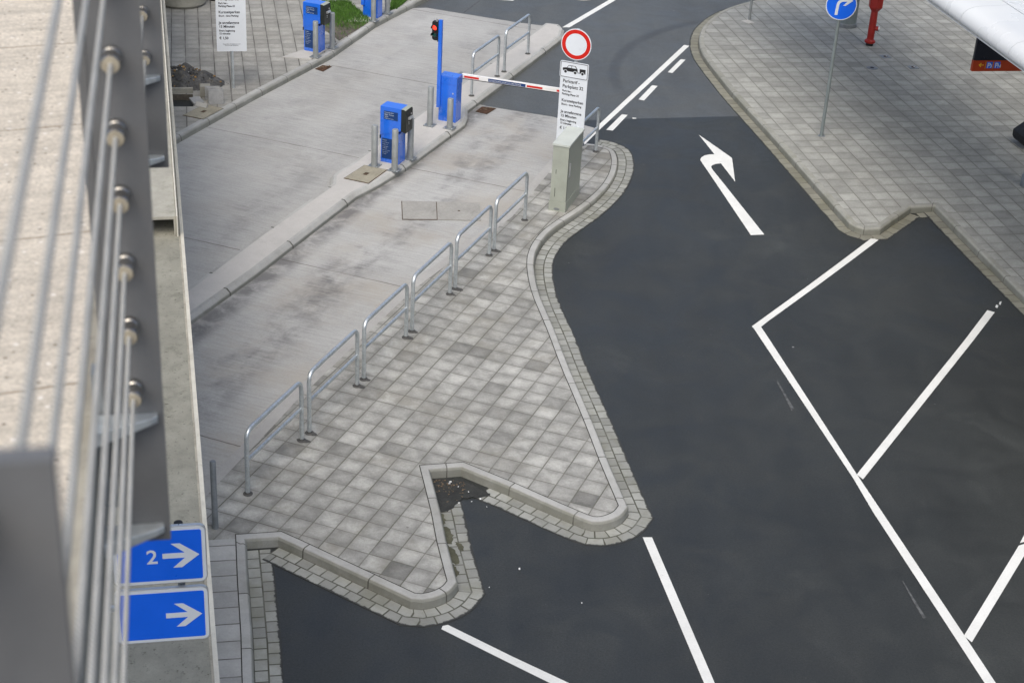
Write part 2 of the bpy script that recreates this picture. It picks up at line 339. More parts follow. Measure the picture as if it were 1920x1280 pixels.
mat_concrete('roof_concrete', (.268, .262, .215), .18, .6, (.085, .085, .06), speck=.8)
mat_concrete('fascia_concrete', (.36, .34, .28), .2, .55, (.12, .11, .085), 3.0, speck=.6)
mat_concrete('cream_coping', (.56, .54, .46), .10, .30, (.20, .16, .10), 2.0)
mat_concrete('wall_render', (.50, .49, .45), .08, .2)
mat_concrete('soil', (.115, .10, .080), .3, .5, (.05, .045, .035), 3.0)
mat_concrete('gravel', (.10, .10, .098), .4, .5, (.22, .18, .10), 6.0)
mat_concrete('debris_dirt', (.037, .039, .037), .3, .3, (.10, .095, .075), 5.0, speck=.35)
mat_concrete('cover_beige', (.31, .29, .225), .14, .4, (.15, .14, .09), 4.0)
mat_concrete('rust_frame', (.085, .055, .035), .3, .5, (.04, .03, .025), 8.0)
mat_concrete('lane_cover', (.33, .325, .30), .12, .35, (.17, .15, .12), 3.0)
mat_concrete('slab_grey', (.33, .335, .33), .12, .3, (.17, .17, .16), 5.0)

def mat_paint():
    t = NT('road_paint'); c = t.coord()
    f = t.noise(c, 40, 4, .75); m = t.noise(c, 2.5, 5, .65); st = t.noise(c, 9, 5, .7)
    k = t.math('MULTIPLY', t.ramp(m, .25, .75, .90, 1.03), t.ramp(f, .2, .8, .94, 1.04))
    col = t.scale_col((.73, .74, .705), k)
    col = t.mix(t.ramp(st, .60, .78, 0, .45), col, (.36, .36, .33))
    chip = t.math('MULTIPLY', t.ramp(t.noise(c, 65, 4, .85), .63, .70, 0, .85), t.ramp(m, .45, .7, .1, 1))
    col = t.mix(chip, col, (.07, .072, .07))
    t.bump(f, .3, .003); M['road_paint'] = t.fin(col, .6, 0, .4)
mat_paint()
def mat_gravel_roof():
    """exposed aggregate roof panels"""
    t = NT('aggregate'); c = t.coord(); l = t.mapping(c, rot=(0, 0, R(-12)))
    v1 = t.voro(c, 190, out='Color'); r, g, b = t.sep(v1)
    n = t.noise(c, 130, 4, .8); m = t.noise(l, 9, 5, .7); bands = t.noise(t.mapping(l, scale=(2.5, 26, 1)), 1, 5, .7)
    big = t.noise(c, 2.2, 4)
    k = t.math('MULTIPLY', t.ramp(r, 0, 1, .88, 1.10), t.ramp(n, .25, .75, .80, 1.12))
    k = t.math('MULTIPLY', k, t.ramp(bands, .28, .72, .84, 1.08)); k = t.math('MULTIPLY', k, t.ramp(m, .25, .75, .86, 1.08))
    col = t.scale_col((.60, .545, .455), k)
    col = t.mix(t.math('MULTIPLY', t.ramp(t.noise(c, 60, 5, .8), .57, .70, 0, .75), t.ramp(big, .35, .6, .3, 1)), col, (.26, .21, .15))
    sp = t.voro(c, 34); col = t.mix(t.ramp(sp, .10, .16, .8, 0), col, (.16, .13, .10))
    sp2 = t.voro(t.vmath('ADD', c, (3.1, 1.7, 0)), 26); col = t.mix(t.ramp(sp2, .09, .14, .7, 0), col, (.80, .77, .72))
    x, y, _ = t.sep(l)
    q = t.math('ABSOLUTE', t.math('SUBTRACT', t.math('FRACT', t.math('DIVIDE', t.math('ADD', t.math('SUBTRACT', y, 4.026), t.math('MULTIPLY', t.math('SUBTRACT', m, .5), .012)), .573)), .5))
    q = t.ramp(q, .4905, .497, 0, .75); col = t.mix(t.math('MULTIPLY', q, t.ramp(bands, .35, .55, .4, 1)), col, (.20, .15, .10))
    t.bump(t.math('ADD', n, t.math('MULTIPLY', r, .6)), .6, .004)
    M['aggregate'] = t.fin(col, .9, 0, .25)
mat_gravel_roof()
def mat_rope():
    t = NT('wire_rope'); c = t.coord()
    x, y, z = t.sep(c); n = t.noise(c, 14, 3)
    a = t.math('ARCTAN2', x, z)
    s = t.math('SINE', t.math('ADD', t.math('MULTIPLY', y, 900.0), t.math('MULTIPLY', a, 6.0)))
    k = t.math('MULTIPLY', t.ramp(s, -1, 1, .50, 1.12), t.ramp(n, .3, .7, .9, 1.06))
    t.bump(s, .6, .0008); M['wire_rope'] = t.fin(t.scale_col((.54, .535, .49), k), .5, .2, .5)
mat_rope()
def mat_galv():
    t = NT('galvanised'); c = t.coord()
    v = t.voro(c, 55, out='Color'); r = t.sep(v)[0]; n = t.noise(c, 4, 5, .65); f = t.noise(c, 40, 3)
    k = t.math('MULTIPLY', t.ramp(r, 0, 1, .90, 1.08), t.ramp(n, .25, .75, .84, 1.08))
    M['galvanised'] = t.fin(t.scale_col((.60, .645, .66), k), t.ramp(f, .25, .75, .30, .46), .7, .5)
mat_galv()
mat_plain('dark_galv', (.23, .25, .26), .5, .35, .22, 9)
mat_plain('bollard_grey', (.285, .305, .305), .48, .25, .16, 6)
mat_plain('post_paint', (.120, .124, .127), .5, 0, .10, 14, fine=220)
mat_plain('stainless', (.30, .29, .27), .28, .9, .10, 30)
mat_plain('brass_end', (.36, .325, .25), .5, .3, .12, 60)
mat_plain('blue_paint', (.008, .140, .72), .30, 0, .08, 3, .6, coat=.6)
M['blue_paint'].node_tree.nodes['Principled BSDF'].inputs['Coat IOR'].default_value = 2.1
M['blue_paint'].node_tree.nodes['Principled BSDF'].inputs['Coat Roughness'].default_value = .12
mat_plain('navy_label', (.010, .045, .16), .4, 0, .08, 9)
mat_plain('sign_blue', (.0, .125, .80), .35, 0, .05, 3, .5)
mat_plain('sign_white', (.66, .70, .735), .35, 0, .04, 3)
mat_plain('sign_red', (.56, .014, .006), .38, 0, .06, 3)
mat_plain('joint_dark', (.035, .033, .028), .9, 0, .3, 20)
mat_plain('black_print', (.012, .012, .013), .5, 0, .05, 9)
mat_plain('label_text', (.45, .52, .62), .5, 0, .05, 9)
mat_plain('dark_plastic', (.020, .024, .022), .42, 0, .15, 9)
mat_plain('alu', (.60, .615, .62), .35, .7, .08, 12)
mat_plain('cabinet_paint', (.335, .358, .305), .45, 0, .10, 3, .4)
mat_plain('cabinet_lid', (.50, .535, .49), .42, 0, .08, 4, .4)
mat_plain('arm_white', (.74, .74, .72), .35, 0, .06, 5)
mat_plain('hydrant_red', (.34, .016, .010), .38, 0, .2, 5, .5)
mat_plain('column_grey', (.20, .235, .235), .45, .1, .15, 2)
mat_plain('soffit_white', (.72, .72, .70), .6, 0, .05, 2)
mat_plain('facade_glass', (.07, .08, .085), .2, 0, .1, 1, .5)
mat_plain('canopy_white', (.66, .68, .675), .28, 0, .03, 1.2, .5)
mat_plain('canopy_seam', (.30, .31, .31), .6, 0, .1, 4)
mat_plain('sign_navy', (.006, .009, .02), .3, 0, .1, 4)
mat_plain('sign_orange', (.42, .045, .006), .35, 0, .08, 4)
mat_plain('sign_yellow', (.75, .42, .02), .4, 0, .08, 4)
mat_plain('rust_grate', (.10, .055, .035), .8, .2, .4, 25)
mat_plain('leaf_brown', (.16, .115, .07), .8, 0, .4, 30)
mat_plain('leaf_green', (.06, .13, .025), .6, 0, .35, 20)
mat_plain('grass_blade', (.075, .175, .022), .6, 0, .4, 6)
mat_plain('litter_white', (.75, .76, .74), .6, 0, .1, 20)
mat_plain('ochre_stone', (.30, .19, .075), .8, 0, .3, 20)
mat_plain('black_rubber', (.012, .012, .013), .55, 0, .2, 8)
mat_plain('lens_green', (.0, .055, .045), .2, 0, .1, 9, .6)
mat_plain('scuff', (.10, .104, .104), .7, 0, .5, 14)
mat_plain('foot_grout', (.085, .084, .08), .9, 0, .25, 12)
def mat_lamp():
    t = NT('lens_red'); t.b.inputs['Emission Color'].default_value = (1, .06, .03, 1); t.b.inputs['Emission Strength'].default_value = 1.1
    M['lens_red'] = t.fin((.6, .02, .01), .25, 0, .5)
mat_lamp()
# ---------------------------------------------------------------- geometry helpers
def zr(Y):
    t = min(max((Y-24)/7.0, 0), 1); return -.13 + .124*(t*t*(3-2*t))
def link(name, me, mat, parent=None):
    o = bpy.data.objects.new(name, me); COL.objects.link(o)
    for m in (mat if isinstance(mat, (list, tuple)) else [mat]): me.materials.append(M[m] if isinstance(m, str) else m)
    if parent: o.parent = parent
    return o
def finish(name, bm, mat, parent=None, smooth=None, bevel=0.0):
    if bevel:
        bmesh.ops.bevel(bm, geom=[e for e in bm.edges if len(e.link_faces) == 2 and e.calc_face_angle(0) > .6], offset=bevel, segments=2, affect='EDGES', profile=.6, clamp_overlap=True)
    me = bpy.data.meshes.new(name); bm.normal_update(); bm.to_mesh(me); bm.free()
    if smooth is not None:
        for p in me.polygons: p.use_smooth = True
        try: me.set_sharp_from_angle(angle=R(smooth))
        except Exception: pass
    return link(name, me, mat, parent)
def tag(o, label=None, cat=None, group=None, kind=None):
    if label: o['label'] = label
    if cat: o['category'] = cat
    if group: o['group'] = group
    if kind: o['kind'] = kind
    return o
def thing(name, label, cat, loc=(0,0,0), rotz=0, group=None):
    o = bpy.data.objects.new(name, None); COL.objects.link(o); o.empty_display_size = .2
    o.location = loc; o.rotation_euler = (0, 0, rotz); return tag(o, label, cat, group)
def struct(o): o['kind'] = 'structure'; return o
def copy_tree(o, parent=None):
    c = o.copy(); COL.objects.link(c)
    if parent: c.parent = parent
    for ch in [x for x in ALL() if x.parent == o]: copy_tree(ch, c)
    return c
def ALL(): return list(COL.objects)
def box(bm, x0, x1, y0, y1, z0, z1, mi=0, T=None):
    vs = [bm.verts.new((x, y, z)) for z in (z0, z1) for y in (y0, y1) for x in (x0, x1)]
    for q in ((0,2,3,1), (4,5,7,6), (0,1,5,4), (2,6,7,3), (0,4,6,2), (1,3,7,5)):
        f = bm.faces.new([vs[i] for i in q]); f.material_index = mi
    if T is not None: bmesh.ops.transform(bm, matrix=T, verts=vs)
    return vs
def cyl(bm, p0, p1, r0, r1=None, seg=20, caps=True, mi=0):
    r1 = r0 if r1 is None else r1; p0, p1 = Vector(p0), Vector(p1); d = (p1-p0).normalized()
    q = d.to_track_quat('Z', 'Y'); a = []; b = []
    for i in range(seg):
        w = 2*math.pi*i/seg; v = q @ Vector((math.cos(w), math.sin(w), 0)); a.append(bm.verts.new(p0+v*r0)); b.append(bm.verts.new(p1+v*r1))
    for i in range(seg):
        f = bm.faces.new((a[i], a[(i+1)%seg], b[(i+1)%seg], b[i])); f.material_index = mi
    if caps: 
        bm.faces.new(a[::-1]).material_index = mi; bm.faces.new(b).material_index = mi
def lathe(bm, prof, seg=28, c=(0,0,0)):
    rings = []
    for r, z in prof: rings.append([bm.verts.new((c[0]+r*math.cos(2*math.pi*i/seg), c[1]+r*math.sin(2*math.pi*i/seg), c[2]+z)) for i in range(seg)])
    for a, b in zip(rings, rings[1:]):
        for i in range(seg): bm.faces.new((a[i], a[(i+1)%seg], b[(i+1)%seg], b[i]))
    bm.faces.new(rings[0][::-1]); bm.faces.new(rings[-1])
def tube(bm, pts, r, seg=12, caps=True):
    pts = [Vector(p) for p in pts]; rings = []; up = None
    for i, p in enumerate(pts):
        d = ((pts[min(i+1, len(pts)-1)]-p).normalized() + (p-pts[max(i-1, 0)]).normalized()).normalized()
        if up is None: up = d.orthogonal().normalized()
        up = (up - d*up.dot(d)).normalized(); s = d.cross(up)
        rings.append([bm.verts.new(p + up*(r*math.cos(2*math.pi*k/seg)) + s*(r*math.sin(2*math.pi*k/seg))) for k in range(seg)])
    for a, b in zip(rings, rings[1:]):
        for k in range(seg): bm.faces.new((a[k], a[(k+1)%seg], b[(k+1)%seg], b[k]))
    if caps: bm.faces.new(rings[0][::-1]); bm.faces.new(rings[-1])
def rrect(w, h, r, n=6):
    o = []
    for cx, cz, a0 in ((w/2-r, h/2-r, 0), (-w/2+r, h/2-r, 90), (-w/2+r, -h/2+r, 180), (w/2-r, -h/2+r, 270)):
        for i in range(n+1): a = R(a0+90*i/n); o.append((cx+r*math.cos(a), cz+r*math.sin(a)))
    return o
def prism(bm, outline, y0, y1, cx=0, cz=0, mi=0):
    """outline in local x-z, from front y0 back to y1"""
    tri = tessellate_polygon([[Vector((x, z, 0)) for x, z in outline]])
    f = [bm.verts.new((cx+x, y0, cz+z)) for x, z in outline]; b = [bm.verts.new((cx+x, y1, cz+z)) for x, z in outline]
    for t in tri:
        for vs, flip in ((f, 1), (b, -1)):
            q = [vs[i] for i in t]
            n = (q[1].co-q[0].co).cross(q[2].co-q[0].co)
            if n.length < 1e-12: continue
            want = -1 if flip == 1 else 1
            if n.y*want < 0: q = q[::-1]
            bm.faces.new(q).material_index = mi
    n = len(outline)
    for i in range(n): bm.faces.new((f[i], f[(i+1)%n], b[(i+1)%n], b[i])).material_index = mi
    bmesh.ops.recalc_face_normals(bm, faces=bm.faces)
def ringface(bm, outer, inner, y, y1=None, cx=0, cz=0):
    """flat border between two matching outlines, standing proud"""
    n = len(outer); y1 = y+.002 if y1 is None else y1
    def col(o, yy): return [bm.verts.new((cx+a, yy, cz+b)) for a, b in o]
    of, if_, ob, ib = col(outer, y), col(inner, y), col(outer, y1), col(inner, y1)
    for i in range(n):
        j = (i+1) % n
        bm.faces.new((of[i], of[j], if_[j], if_[i])); bm.faces.new((of[i], ob[i], ob[j], of[j])); bm.faces.new((if_[i], if_[j], ib[j], ib[i]))
    bmesh.ops.recalc_face_normals(bm, faces=bm.faces)
def text_into(bm, s, size, x, z, y, align='LEFT', depth=.0012, squash=1.0, weight=0.0):
    cu = bpy.data.curves.new('t', 'FONT'); cu.body = s; cu.size = size; cu.align_x = align; cu.extrude = depth; cu.offset = weight; cu.resolution_u = 3
    o = bpy.data.objects.new('t', cu); COL.objects.link(o)
    dg = bpy.context.evaluated_depsgraph_get(); me = bpy.data.meshes.new_from_object(o.evaluated_get(dg))
    me.transform(Matrix.Translation((x, y, z)) @ Matrix.Rotation(R(90), 4, 'X') @ Matrix.Diagonal((squash, 1, 1, 1)))
    bm.from_mesh(me); bpy.data.objects.remove(o); bpy.data.curves.remove(cu); bpy.data.meshes.remove(me)
def sheet(name, polys, mat, zf=0.0, parent=None, cuts=(), thick=0.0):
    """flat polygon(s) with optional holes, draped on the height function zf"""
    bm = bmesh.new()
    for poly in polys:
        loops = poly if isinstance(poly[0][0], (tuple, list)) else [poly]
        flat = [Vector((x, y, 0)) for l in loops for x, y in l]
        vs = [bm.verts.new(v) for v in flat]
        for t in tessellate_polygon([[Vector((x, y, 0)) for x, y in l] for l in loops]):
            q = [vs[i] for i in t]; n = (q[1].co-q[0].co).cross(q[2].co-q[0].co)
            if abs(n.z) < 1e-10: continue
            bm.faces.new(q if n.z > 0 else q[::-1])
    for yy in cuts:
        bmesh.ops.bisect_plane(bm, geom=bm.verts[:]+bm.edges[:]+bm.faces[:], plane_co=(0, yy, 0), plane_no=(0, 1, 0))
    if thick:
        r = bmesh.ops.extrude_face_region(bm, geom=bm.faces[:])
        for v in [g for g in r['geom'] if isinstance(g, bmesh.types.BMVert)]: v.co.z += thick
        bmesh.ops.recalc_face_normals(bm, faces=bm.faces)
    for v in bm.verts: v.co.z += zf(v.co.y) if callable(zf) else zf
    return finish(name, bm, mat, parent)
YC = [24+.5*i for i in range(15)]
def resample(pts, step=.12):
    out = [Vector(pts[0]).to_2d()]
    for a, b in zip(pts, pts[1:]):
        a, b = Vector(a).to_2d(), Vector(b).to_2d(); n = max(1, int((b-a).length/step))
        for i in range(1, n+1): out.append(a.lerp(b, i/n))
    return out
def smooth_path(pts, it=2, keep=()):
    """Chaikin on a 2-D path, ends kept"""
    p = [Vector(q).to_2d() for q in pts]
    for _ in range(it):
        o = [p[0]]
        for a, b in zip(p, p[1:]): o += [a.lerp(b, .25), a.lerp(b, .75)]
        o.append(p[-1]); p = o
    return p
def offset(path, d):
    """offset to the RIGHT of the direction of travel with mitred corners"""
    o = []
    for i, p in enumerate(path):
        a = (p-path[i-1]).normalized() if i else None; b = (path[i+1]-p).normalized() if i < len(path)-1 else None
        a = b if a is None else a; b = a if b is None else b
        na, nb = Vector((a.y, -a.x)), Vector((b.y, -b.x)); m = (na+nb)
        if m.length < 1e-6: m = na.copy()
        m.normalize(); k = 1/max(m.dot(na), .35); o.append(p+m*(d*k))
    return o
def strip(name, path, prof, mat, vuv=None, parent=None, u0=0.0):
    """sweep a cross-section [(offset, z or callable(Y))...] along a 2-D path; UV = metres"""
    rows = [offset(path, d) for d, _ in prof]; bm = bmesh.new(); uvl = bm.loops.layers.uv.new('UVMap')
    mid = offset(path, (prof[0][0]+prof[-1][0])/2); L = [u0]
    for a, b in zip(mid, mid[1:]): L.append(L[-1]+(b-a).length)
    V = [[bm.verts.new((p.x, p.y, z(p.y) if callable(z) else z)) for p in r] for r, (d, z) in zip(rows, prof)]
    vv = [0.0]
    for k in range(1, len(prof)):
        vv.append(vuv[k] if vuv else vv[-1] + max(abs(prof[k][0]-prof[k-1][0]), .05))
    for k in range(len(prof)-1):
        for i in range(len(path)-1):
            f = bm.faces.new((V[k][i], V[k+1][i], V[k+1][i+1], V[k][i+1])); 
            for lp, (a, b) in zip(f.loops, ((i, k), (i, k+1), (i+1, k+1), (i+1, k))): lp[uvl].uv = (L[a], vv[b])
    bmesh.ops.recalc_face_normals(bm, faces=bm.faces)
    up = sum(f.normal.z for f in bm.faces)
    if up < 0: bmesh.ops.reverse_faces(bm, faces=bm.faces)
    return finish(name, bm, mat, parent)

A12 = R(12); A20 = R(-20.1)
e1 = Vector((math.cos(A20), math.sin(A20))); e2 = Vector((-math.sin(A20), math.cos(A20)))
P = PTS

# ---------------------------------------------------------------- the setting: ground, roads, pavements
struct(sheet('ground', [[(-200, -60), (200, -60), (200, 260), (-200, 260)]], 'asphalt_old', -.40))
seam = [(-30, 30.6)] + P['asph_seam'] + [(14, 34.6), (40, 41)]
struct(sheet('road', [[(-30, -6), (40, -6)] + seam[::-1]], 'asphalt_new', zr, cuts=YC))
struct(sheet('road', [seam + [(40, 90), (-30, 90)]], 'asphalt_old', zr, cuts=YC))
# concrete barrier lanes
l_in = [(-7.4, 26.8)] + P['lane_left_kerb_base']
lane1 = [(-9.6, 20.5)] + l_in[:-1] + [(-2.9, 38.62)] + P['lane1_end'] + P['lane2_end'] + P['isl_left'] + [(-6.2, 12)]
struct(sheet('concrete_lane', [lane1], 'lane_concrete', 0.0))
# traffic island paving and its concrete edge strip
isl = P['isl_a'] + P['isl_b'][1:] + P['isl_c'][1:] + P['isl_arc1'] + P['isl_d'] + P['isl_e'] + P['isl_f'][1:] + P['isl_arc2'] + P['isl_g'] + P['isl_nose']
left = [Vector(p) for p in P['isl_left']]
isl_poly = isl + [tuple(p) for p in left] + [(-4.9, 14.2), (-5.4, 12.6), (-2.9, 12.0)]
struct(sheet('pavement', [isl_poly], 'island_pavers', .004))
st = resample(P['isl_left'][::-1], .5)
strip_o = strip('pavement_edge', st, [(-.16, .007), (0.0, .007), (.0, .0)], 'edge_concrete'); struct(strip_o)
# kerb stones round the island
SM = lambda p: [tuple(v) for v in smooth_path(p, 2)]
inner = [Vector(p) for p in P['isl_a'] + P['isl_b'][1:] + P['isl_c'][1:] + SM(P['isl_arc1']) + P['isl_d'] + P['isl_e'] + P['isl_f'][1:] + SM(P['isl_arc2']) + smooth_path(P['isl_g'] + P['isl_nose'], 2)]
inner = resample([tuple(p) for p in inner], .25)
struct(strip('joint', inner, [(-.010, .0085), (.0016, .0085), (.0016, -.02)], 'joint_dark'))
KP = [(0.0, -.02), (0.002, .008), (.085, .008), (.105, .002), (.122, -.025), (.128, lambda Y: zr(Y)-.02)]
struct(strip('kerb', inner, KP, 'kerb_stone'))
def gut(name, pts, mat, d0=.126, rows=2, wdt=.158, dz=.004, step=.25):
    p = resample(pts, step)
    z = lambda Y: zr(Y)+dz
    pr_ = [(d0, z), (d0+rows*wdt, z), (d0+rows*wdt+.004, lambda Y: zr(Y)-.02)]
    return struct(strip(name, p, pr_, mat, vuv=[0, rows*wdt, rows*wdt+.01]))
gut('gutter', P['isl_a'][:-1] + [(-3.205, 16.03)], 'gutter_setts')
gut('gutter', [(-2.63, 16.28)] + P['isl_c'][1:] + SM(P['isl_arc1']) + P['isl_d'][:3] + [(-.96, 17.28)], 'gutter_setts', dz=.008)
gut('gutter', [(-.12, 17.868)] + P['isl_f'][1:] + SM(P['isl_arc2']) + [tuple(v) for v in smooth_path(P['isl_g'] + P['isl_nose'][:3], 2)], 'gutter_setts', dz=.006)

struct(strip('pavement', resample([(-2.50, 12.7)]+P['isl_a'][1:-1]+[(-3.205, 16.115)], .3), [(-.345, .008), (-.012, .008), (-.012, 0)], 'paver_row', vuv=[0, .33, .34]))

# lane divider and barrier island (raised 12 cm)
KZ = .12
dl, dr = P['div_left'], P['div_right']
dl = [(-6.3, 19.4)] + dl; dr = [(-6.1, 18.4)] + dr
bl, br_ = P['bar_left'], P['bar_right']
ring = [Vector(p) for p in dl + bl[1:] + br_[::-1] + dr[::-1][1:]]
def raised(name, ring, z0, z1, inset, mat_top, mat_kerb, kerbw):
    """closed outline (clockwise): bevelled kerb all round, infill inside"""
    n = len(ring); 
    def off(d):
        o = []
        for i, p in enumerate(ring):
            a = (p-ring[i-1]).normalized(); b = (ring[(i+1) % n]-p).normalized()
            m = Vector((a.y, -a.x)) + Vector((b.y, -b.x)); m.normalize(); k = 1/max(m.dot(Vector((a.y, -a.x))), .4); o.append(p+m*d*k)
        return o
    area = sum(ring[i-1].x*ring[i].y-ring[i].x*ring[i-1].y for i in range(n))
    sg = 1 if area < 0 else -1
    rows = [(0, z0), (.004*sg, z1-.06), (inset*sg, z1), (kerbw*sg, z1)]
    bm = bmesh.new(); uvl = bm.loops.layers.uv.new('UVMap')
    V = []
    for d, z in rows: V.append([bm.verts.new((p.x, p.y, z)) for p in off(d)])
    L = [0]
    for i in range(n): L.append(L[-1]+(ring[(i+1) % n]-ring[i]).length)
    for k in range(3):
        for i in range(n):
            j = (i+1) % n; f = bm.faces.new((V[k][i], V[k][j], V[k+1][j], V[k+1][i]))
            for lp, u, kk in zip(f.loops, (L[i], L[i+1], L[i+1], L[i]), (k, k, k+1, k+1)): lp[uvl].uv = (u*.5, (.24, .17, .09, 0)[kk])
    bmesh.ops.recalc_face_normals(bm, faces=bm.faces)
    if sum(f.normal.z for f in bm.faces) < 0: bmesh.ops.reverse_faces(bm, faces=bm.faces)
    k = struct(finish(name, bm, mat_kerb))
    return k, off(kerbw*sg)
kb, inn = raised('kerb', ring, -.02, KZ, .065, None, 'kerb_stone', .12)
struct(sheet('barrier_island', [[tuple(p) for p in inn]], 'island_concrete', KZ))

# left pavement with kerb, open pit, soil and grass
kb_top = [Vector(p) for p in [(-7.75, 26.2)] + P['lane_left_kerb_top'] + [(-1.9, 41.7)]]
kb_base = [Vector(p) for p in [(-7.62, 26.2)] + P['lane_left_kerb_base'] + [(-1.66, 41.6)]]
kp = resample([tuple(p) for p in kb_base], .5)
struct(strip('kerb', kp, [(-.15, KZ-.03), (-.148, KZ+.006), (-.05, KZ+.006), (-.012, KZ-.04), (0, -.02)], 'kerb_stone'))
lp_edge = [tuple(p) for p in offset(kb_base, -.145)]
pit = P['pit']; pit = [(-7.5, 30.45), pit[1], pit[2], (-7.68, 31.16)]
lpoly = [(-20, 24), (-8.6, 24)] + lp_edge + [(-2.6, 60), (-20, 60)]
struct(sheet('pavement', [[lpoly, pit[::-1]]], 'left_pavers', KZ))
bm = bmesh.new()
top = [bm.verts.new((x, y, KZ)) for x, y in pit]; bot = [bm.verts.new((x, y, -.28)) for x, y in pit]
for i in range(4): bm.faces.new((top[i], bot[i], bot[(i+1) % 4], top[(i+1) % 4]))
bm.faces.new(bot); bmesh.ops.recalc_face_normals(bm, faces=bm.faces); bmesh.ops.reverse_faces(bm, faces=bm.faces)
o = finish('pit', bm, 'soil'); struct(o)
struct(sheet('flowerbed', [P['soil']], 'soil', KZ+.003))
struct(sheet('flowerbed', [P['grassfar']], 'soil', KZ+.003))
struct(sheet('machine_plinth', [P['slab_m2']], 'slab_concrete', KZ, thick=.012))
struct(sheet('machine_plinth', [P['slab_b2']], 'slab_concrete', KZ, thick=.012))
def grass(poly, n, name):
    vs = [Vector(p) for p in poly]; x0, x1 = min(v.x for v in vs), max(v.x for v in vs); y0, y1 = min(v.y for v in vs), max(v.y for v in vs)
    def inside(x, y):
        c = False
        for i in range(len(vs)):
            a, b = vs[i-1], vs[i]
            if (a.y > y) != (b.y > y) and x < (b.x-a.x)*(y-a.y)/(b.y-a.y)+a.x: c = not c
        return c
    bm = bmesh.new(); k = 0
    while k < n:
        x, y = random.uniform(x0, x1), random.uniform(y0, y1)
        if not inside(x, y): continue
        dens = min(max((y-36.2)/1.1, 0.0), 1.0) if name == 'lawn' else 1
        k += 1
        if random.random() > dens+.05: continue
        h = random.uniform(.03, .11); a = random.uniform(0, 6.28); w = .005; lx, ly = random.gauss(0, .03), random.gauss(0, .03)
        d = Vector((math.cos(a)*w, math.sin(a)*w, 0)); p = Vector((x, y, KZ+.004))
        m = p+Vector((lx*.4, ly*.4, h*.6)); t = p+Vector((lx, ly, h))
        v = [bm.verts.new(q) for q in (p-d, p+d, m+d*.7, m-d*.7, t)]
        bm.faces.new((v[0], v[1], v[2], v[3])); bm.faces.new((v[3], v[2], v[4]))
    return tag(finish(name, bm, 'grass_blade'), 'short green grass on the bed between the blue machines', 'grass', kind='stuff')
grass(P['soil'], 9000, 'lawn'); grass(P['grassfar'], 1500, 'lawn_far')

# right forecourt pavement
rp = [Vector(p) for p in P['rp_inner']]
rps = rp[:1] + smooth_path([tuple(p) for p in rp[1:15]], 2) + rp[15:]
kz = lambda Y: zr(Y)+.13
path_r = resample([tuple(p) for p in rps], .25)
rpoly = [tuple(p) for p in rps] + [(30, 20), (30, 70), (8, 70)]
struct(sheet('pavement', [rpoly], 'forecourt_pavers', kz, cuts=YC))
RP = [(0.0, lambda Y: kz(Y)-.03), (.002, lambda Y: kz(Y)+.004), (.085, lambda Y: kz(Y)+.004), (.115, lambda Y: kz(Y)-.03), (.122, lambda Y: zr(Y)-.02)]
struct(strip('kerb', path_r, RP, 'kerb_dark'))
g1 = [tuple(p) for p in rps if True]
i_cut = next(i for i, p in enumerate(rps) if (p-Vector((6.641, 27.121))).length < 1e-3)
gut('gutter', [tuple(p) for p in rps[1:i_cut]] + [(6.641, 27.121), (7.10, 27.735)], 'gutter_single', .12, 1, .21)
gut('gutter', [(7.28, 27.815)] + [tuple(p) for p in rps[i_cut+3:]][0:0] + [(7.72, 27.93)], 'gutter_single', .12, 1, .2, dz=.006)
gut('gutter', [(7.775, 27.87)] + [tuple(p) for p in rps[i_cut+3:]], 'gutter_single', .12, 1, .21, dz=.008)

# painted markings
for k in ('mk_top', 'mk_solid', 'mk_dash1', 'mk_dash2', 'mk_dash3', 'mk_corner', 'mk_bay1', 'mk_bay2', 'mk_bay2b', 'mk_bay3', 'mk_bay4', 'mk_arrow'):
    up = .008 if k in ('mk_bay1', 'mk_bay2') else .004
    nm = 'painted_arrow' if k == 'mk_arrow' else 'road_marking'
    struct(sheet(nm, [P[k]], 'road_paint', lambda Y, u=up: zr(Y)+u, cuts=YC))
struct(sheet('road_marking', [P['topline']], 'road_paint', .002))
for k in ('scuff1', 'scuff2', 'scuff3', 'scuff4', 'scuff5', 'scuff6'):
    struct(sheet('scuff_mark', [P[k]], 'scuff' if k not in ('scuff4', 'scuff5', 'scuff6') else 'road_paint', lambda Y: zr(Y)+.003, cuts=YC))
# ---------------------------------------------------------------- covers, drains, dirt on the ground
def quad_cover(name, label, cat, q, mat, z, frame=None, fw_=.035, hole=None, group=None):
    """lid lying in the paving: slab, dark frame gap, lifting socket"""
    c = sum((Vector(p) for p in q), Vector((0, 0)))/4
    t = thing(name, label, cat, (c.x, c.y, z), 0, group)
    loc = [Vector(p)-c for p in q]
    def ins(k): return [tuple(v*(1-k/v.length)) for v in loc]
    if frame: sheet('frame', [ins(0)], frame, .002, t, thick=.004)
    sheet('lid', [ins(fw_)], mat, .004, t, thick=.008)
    if hole:
        h = [tuple(v*hole) for v in loc]; sheet('socket', [h], 'rust_frame', .014, t, thick=.002)
    return t
quad_cover('manhole_cover', 'square beige access cover set in the barrier island before the ticket machine', 'manhole cover', P['cover_isl'], 'cover_beige', KZ, 'rust_frame', .025, .16, 'square beige access covers')
quad_cover('manhole_cover', 'square beige access cover with rusty edge beside the stacked paving slabs and the open pit', 'manhole cover', P['cover_left'], 'cover_beige', KZ, 'rust_frame', .025, .16, 'square beige access covers')
s0, s1 = P['cover_lane_split']; cl = P['cover_lane']
quad_cover('duct_cover', 'concrete duct cover with a rust brown frame sunk in the barrier lane', 'duct cover', [cl[0], s0, s1, cl[3]], 'lane_cover', .002, 'rust_frame', .022, None, 'duct covers in the barrier lane')
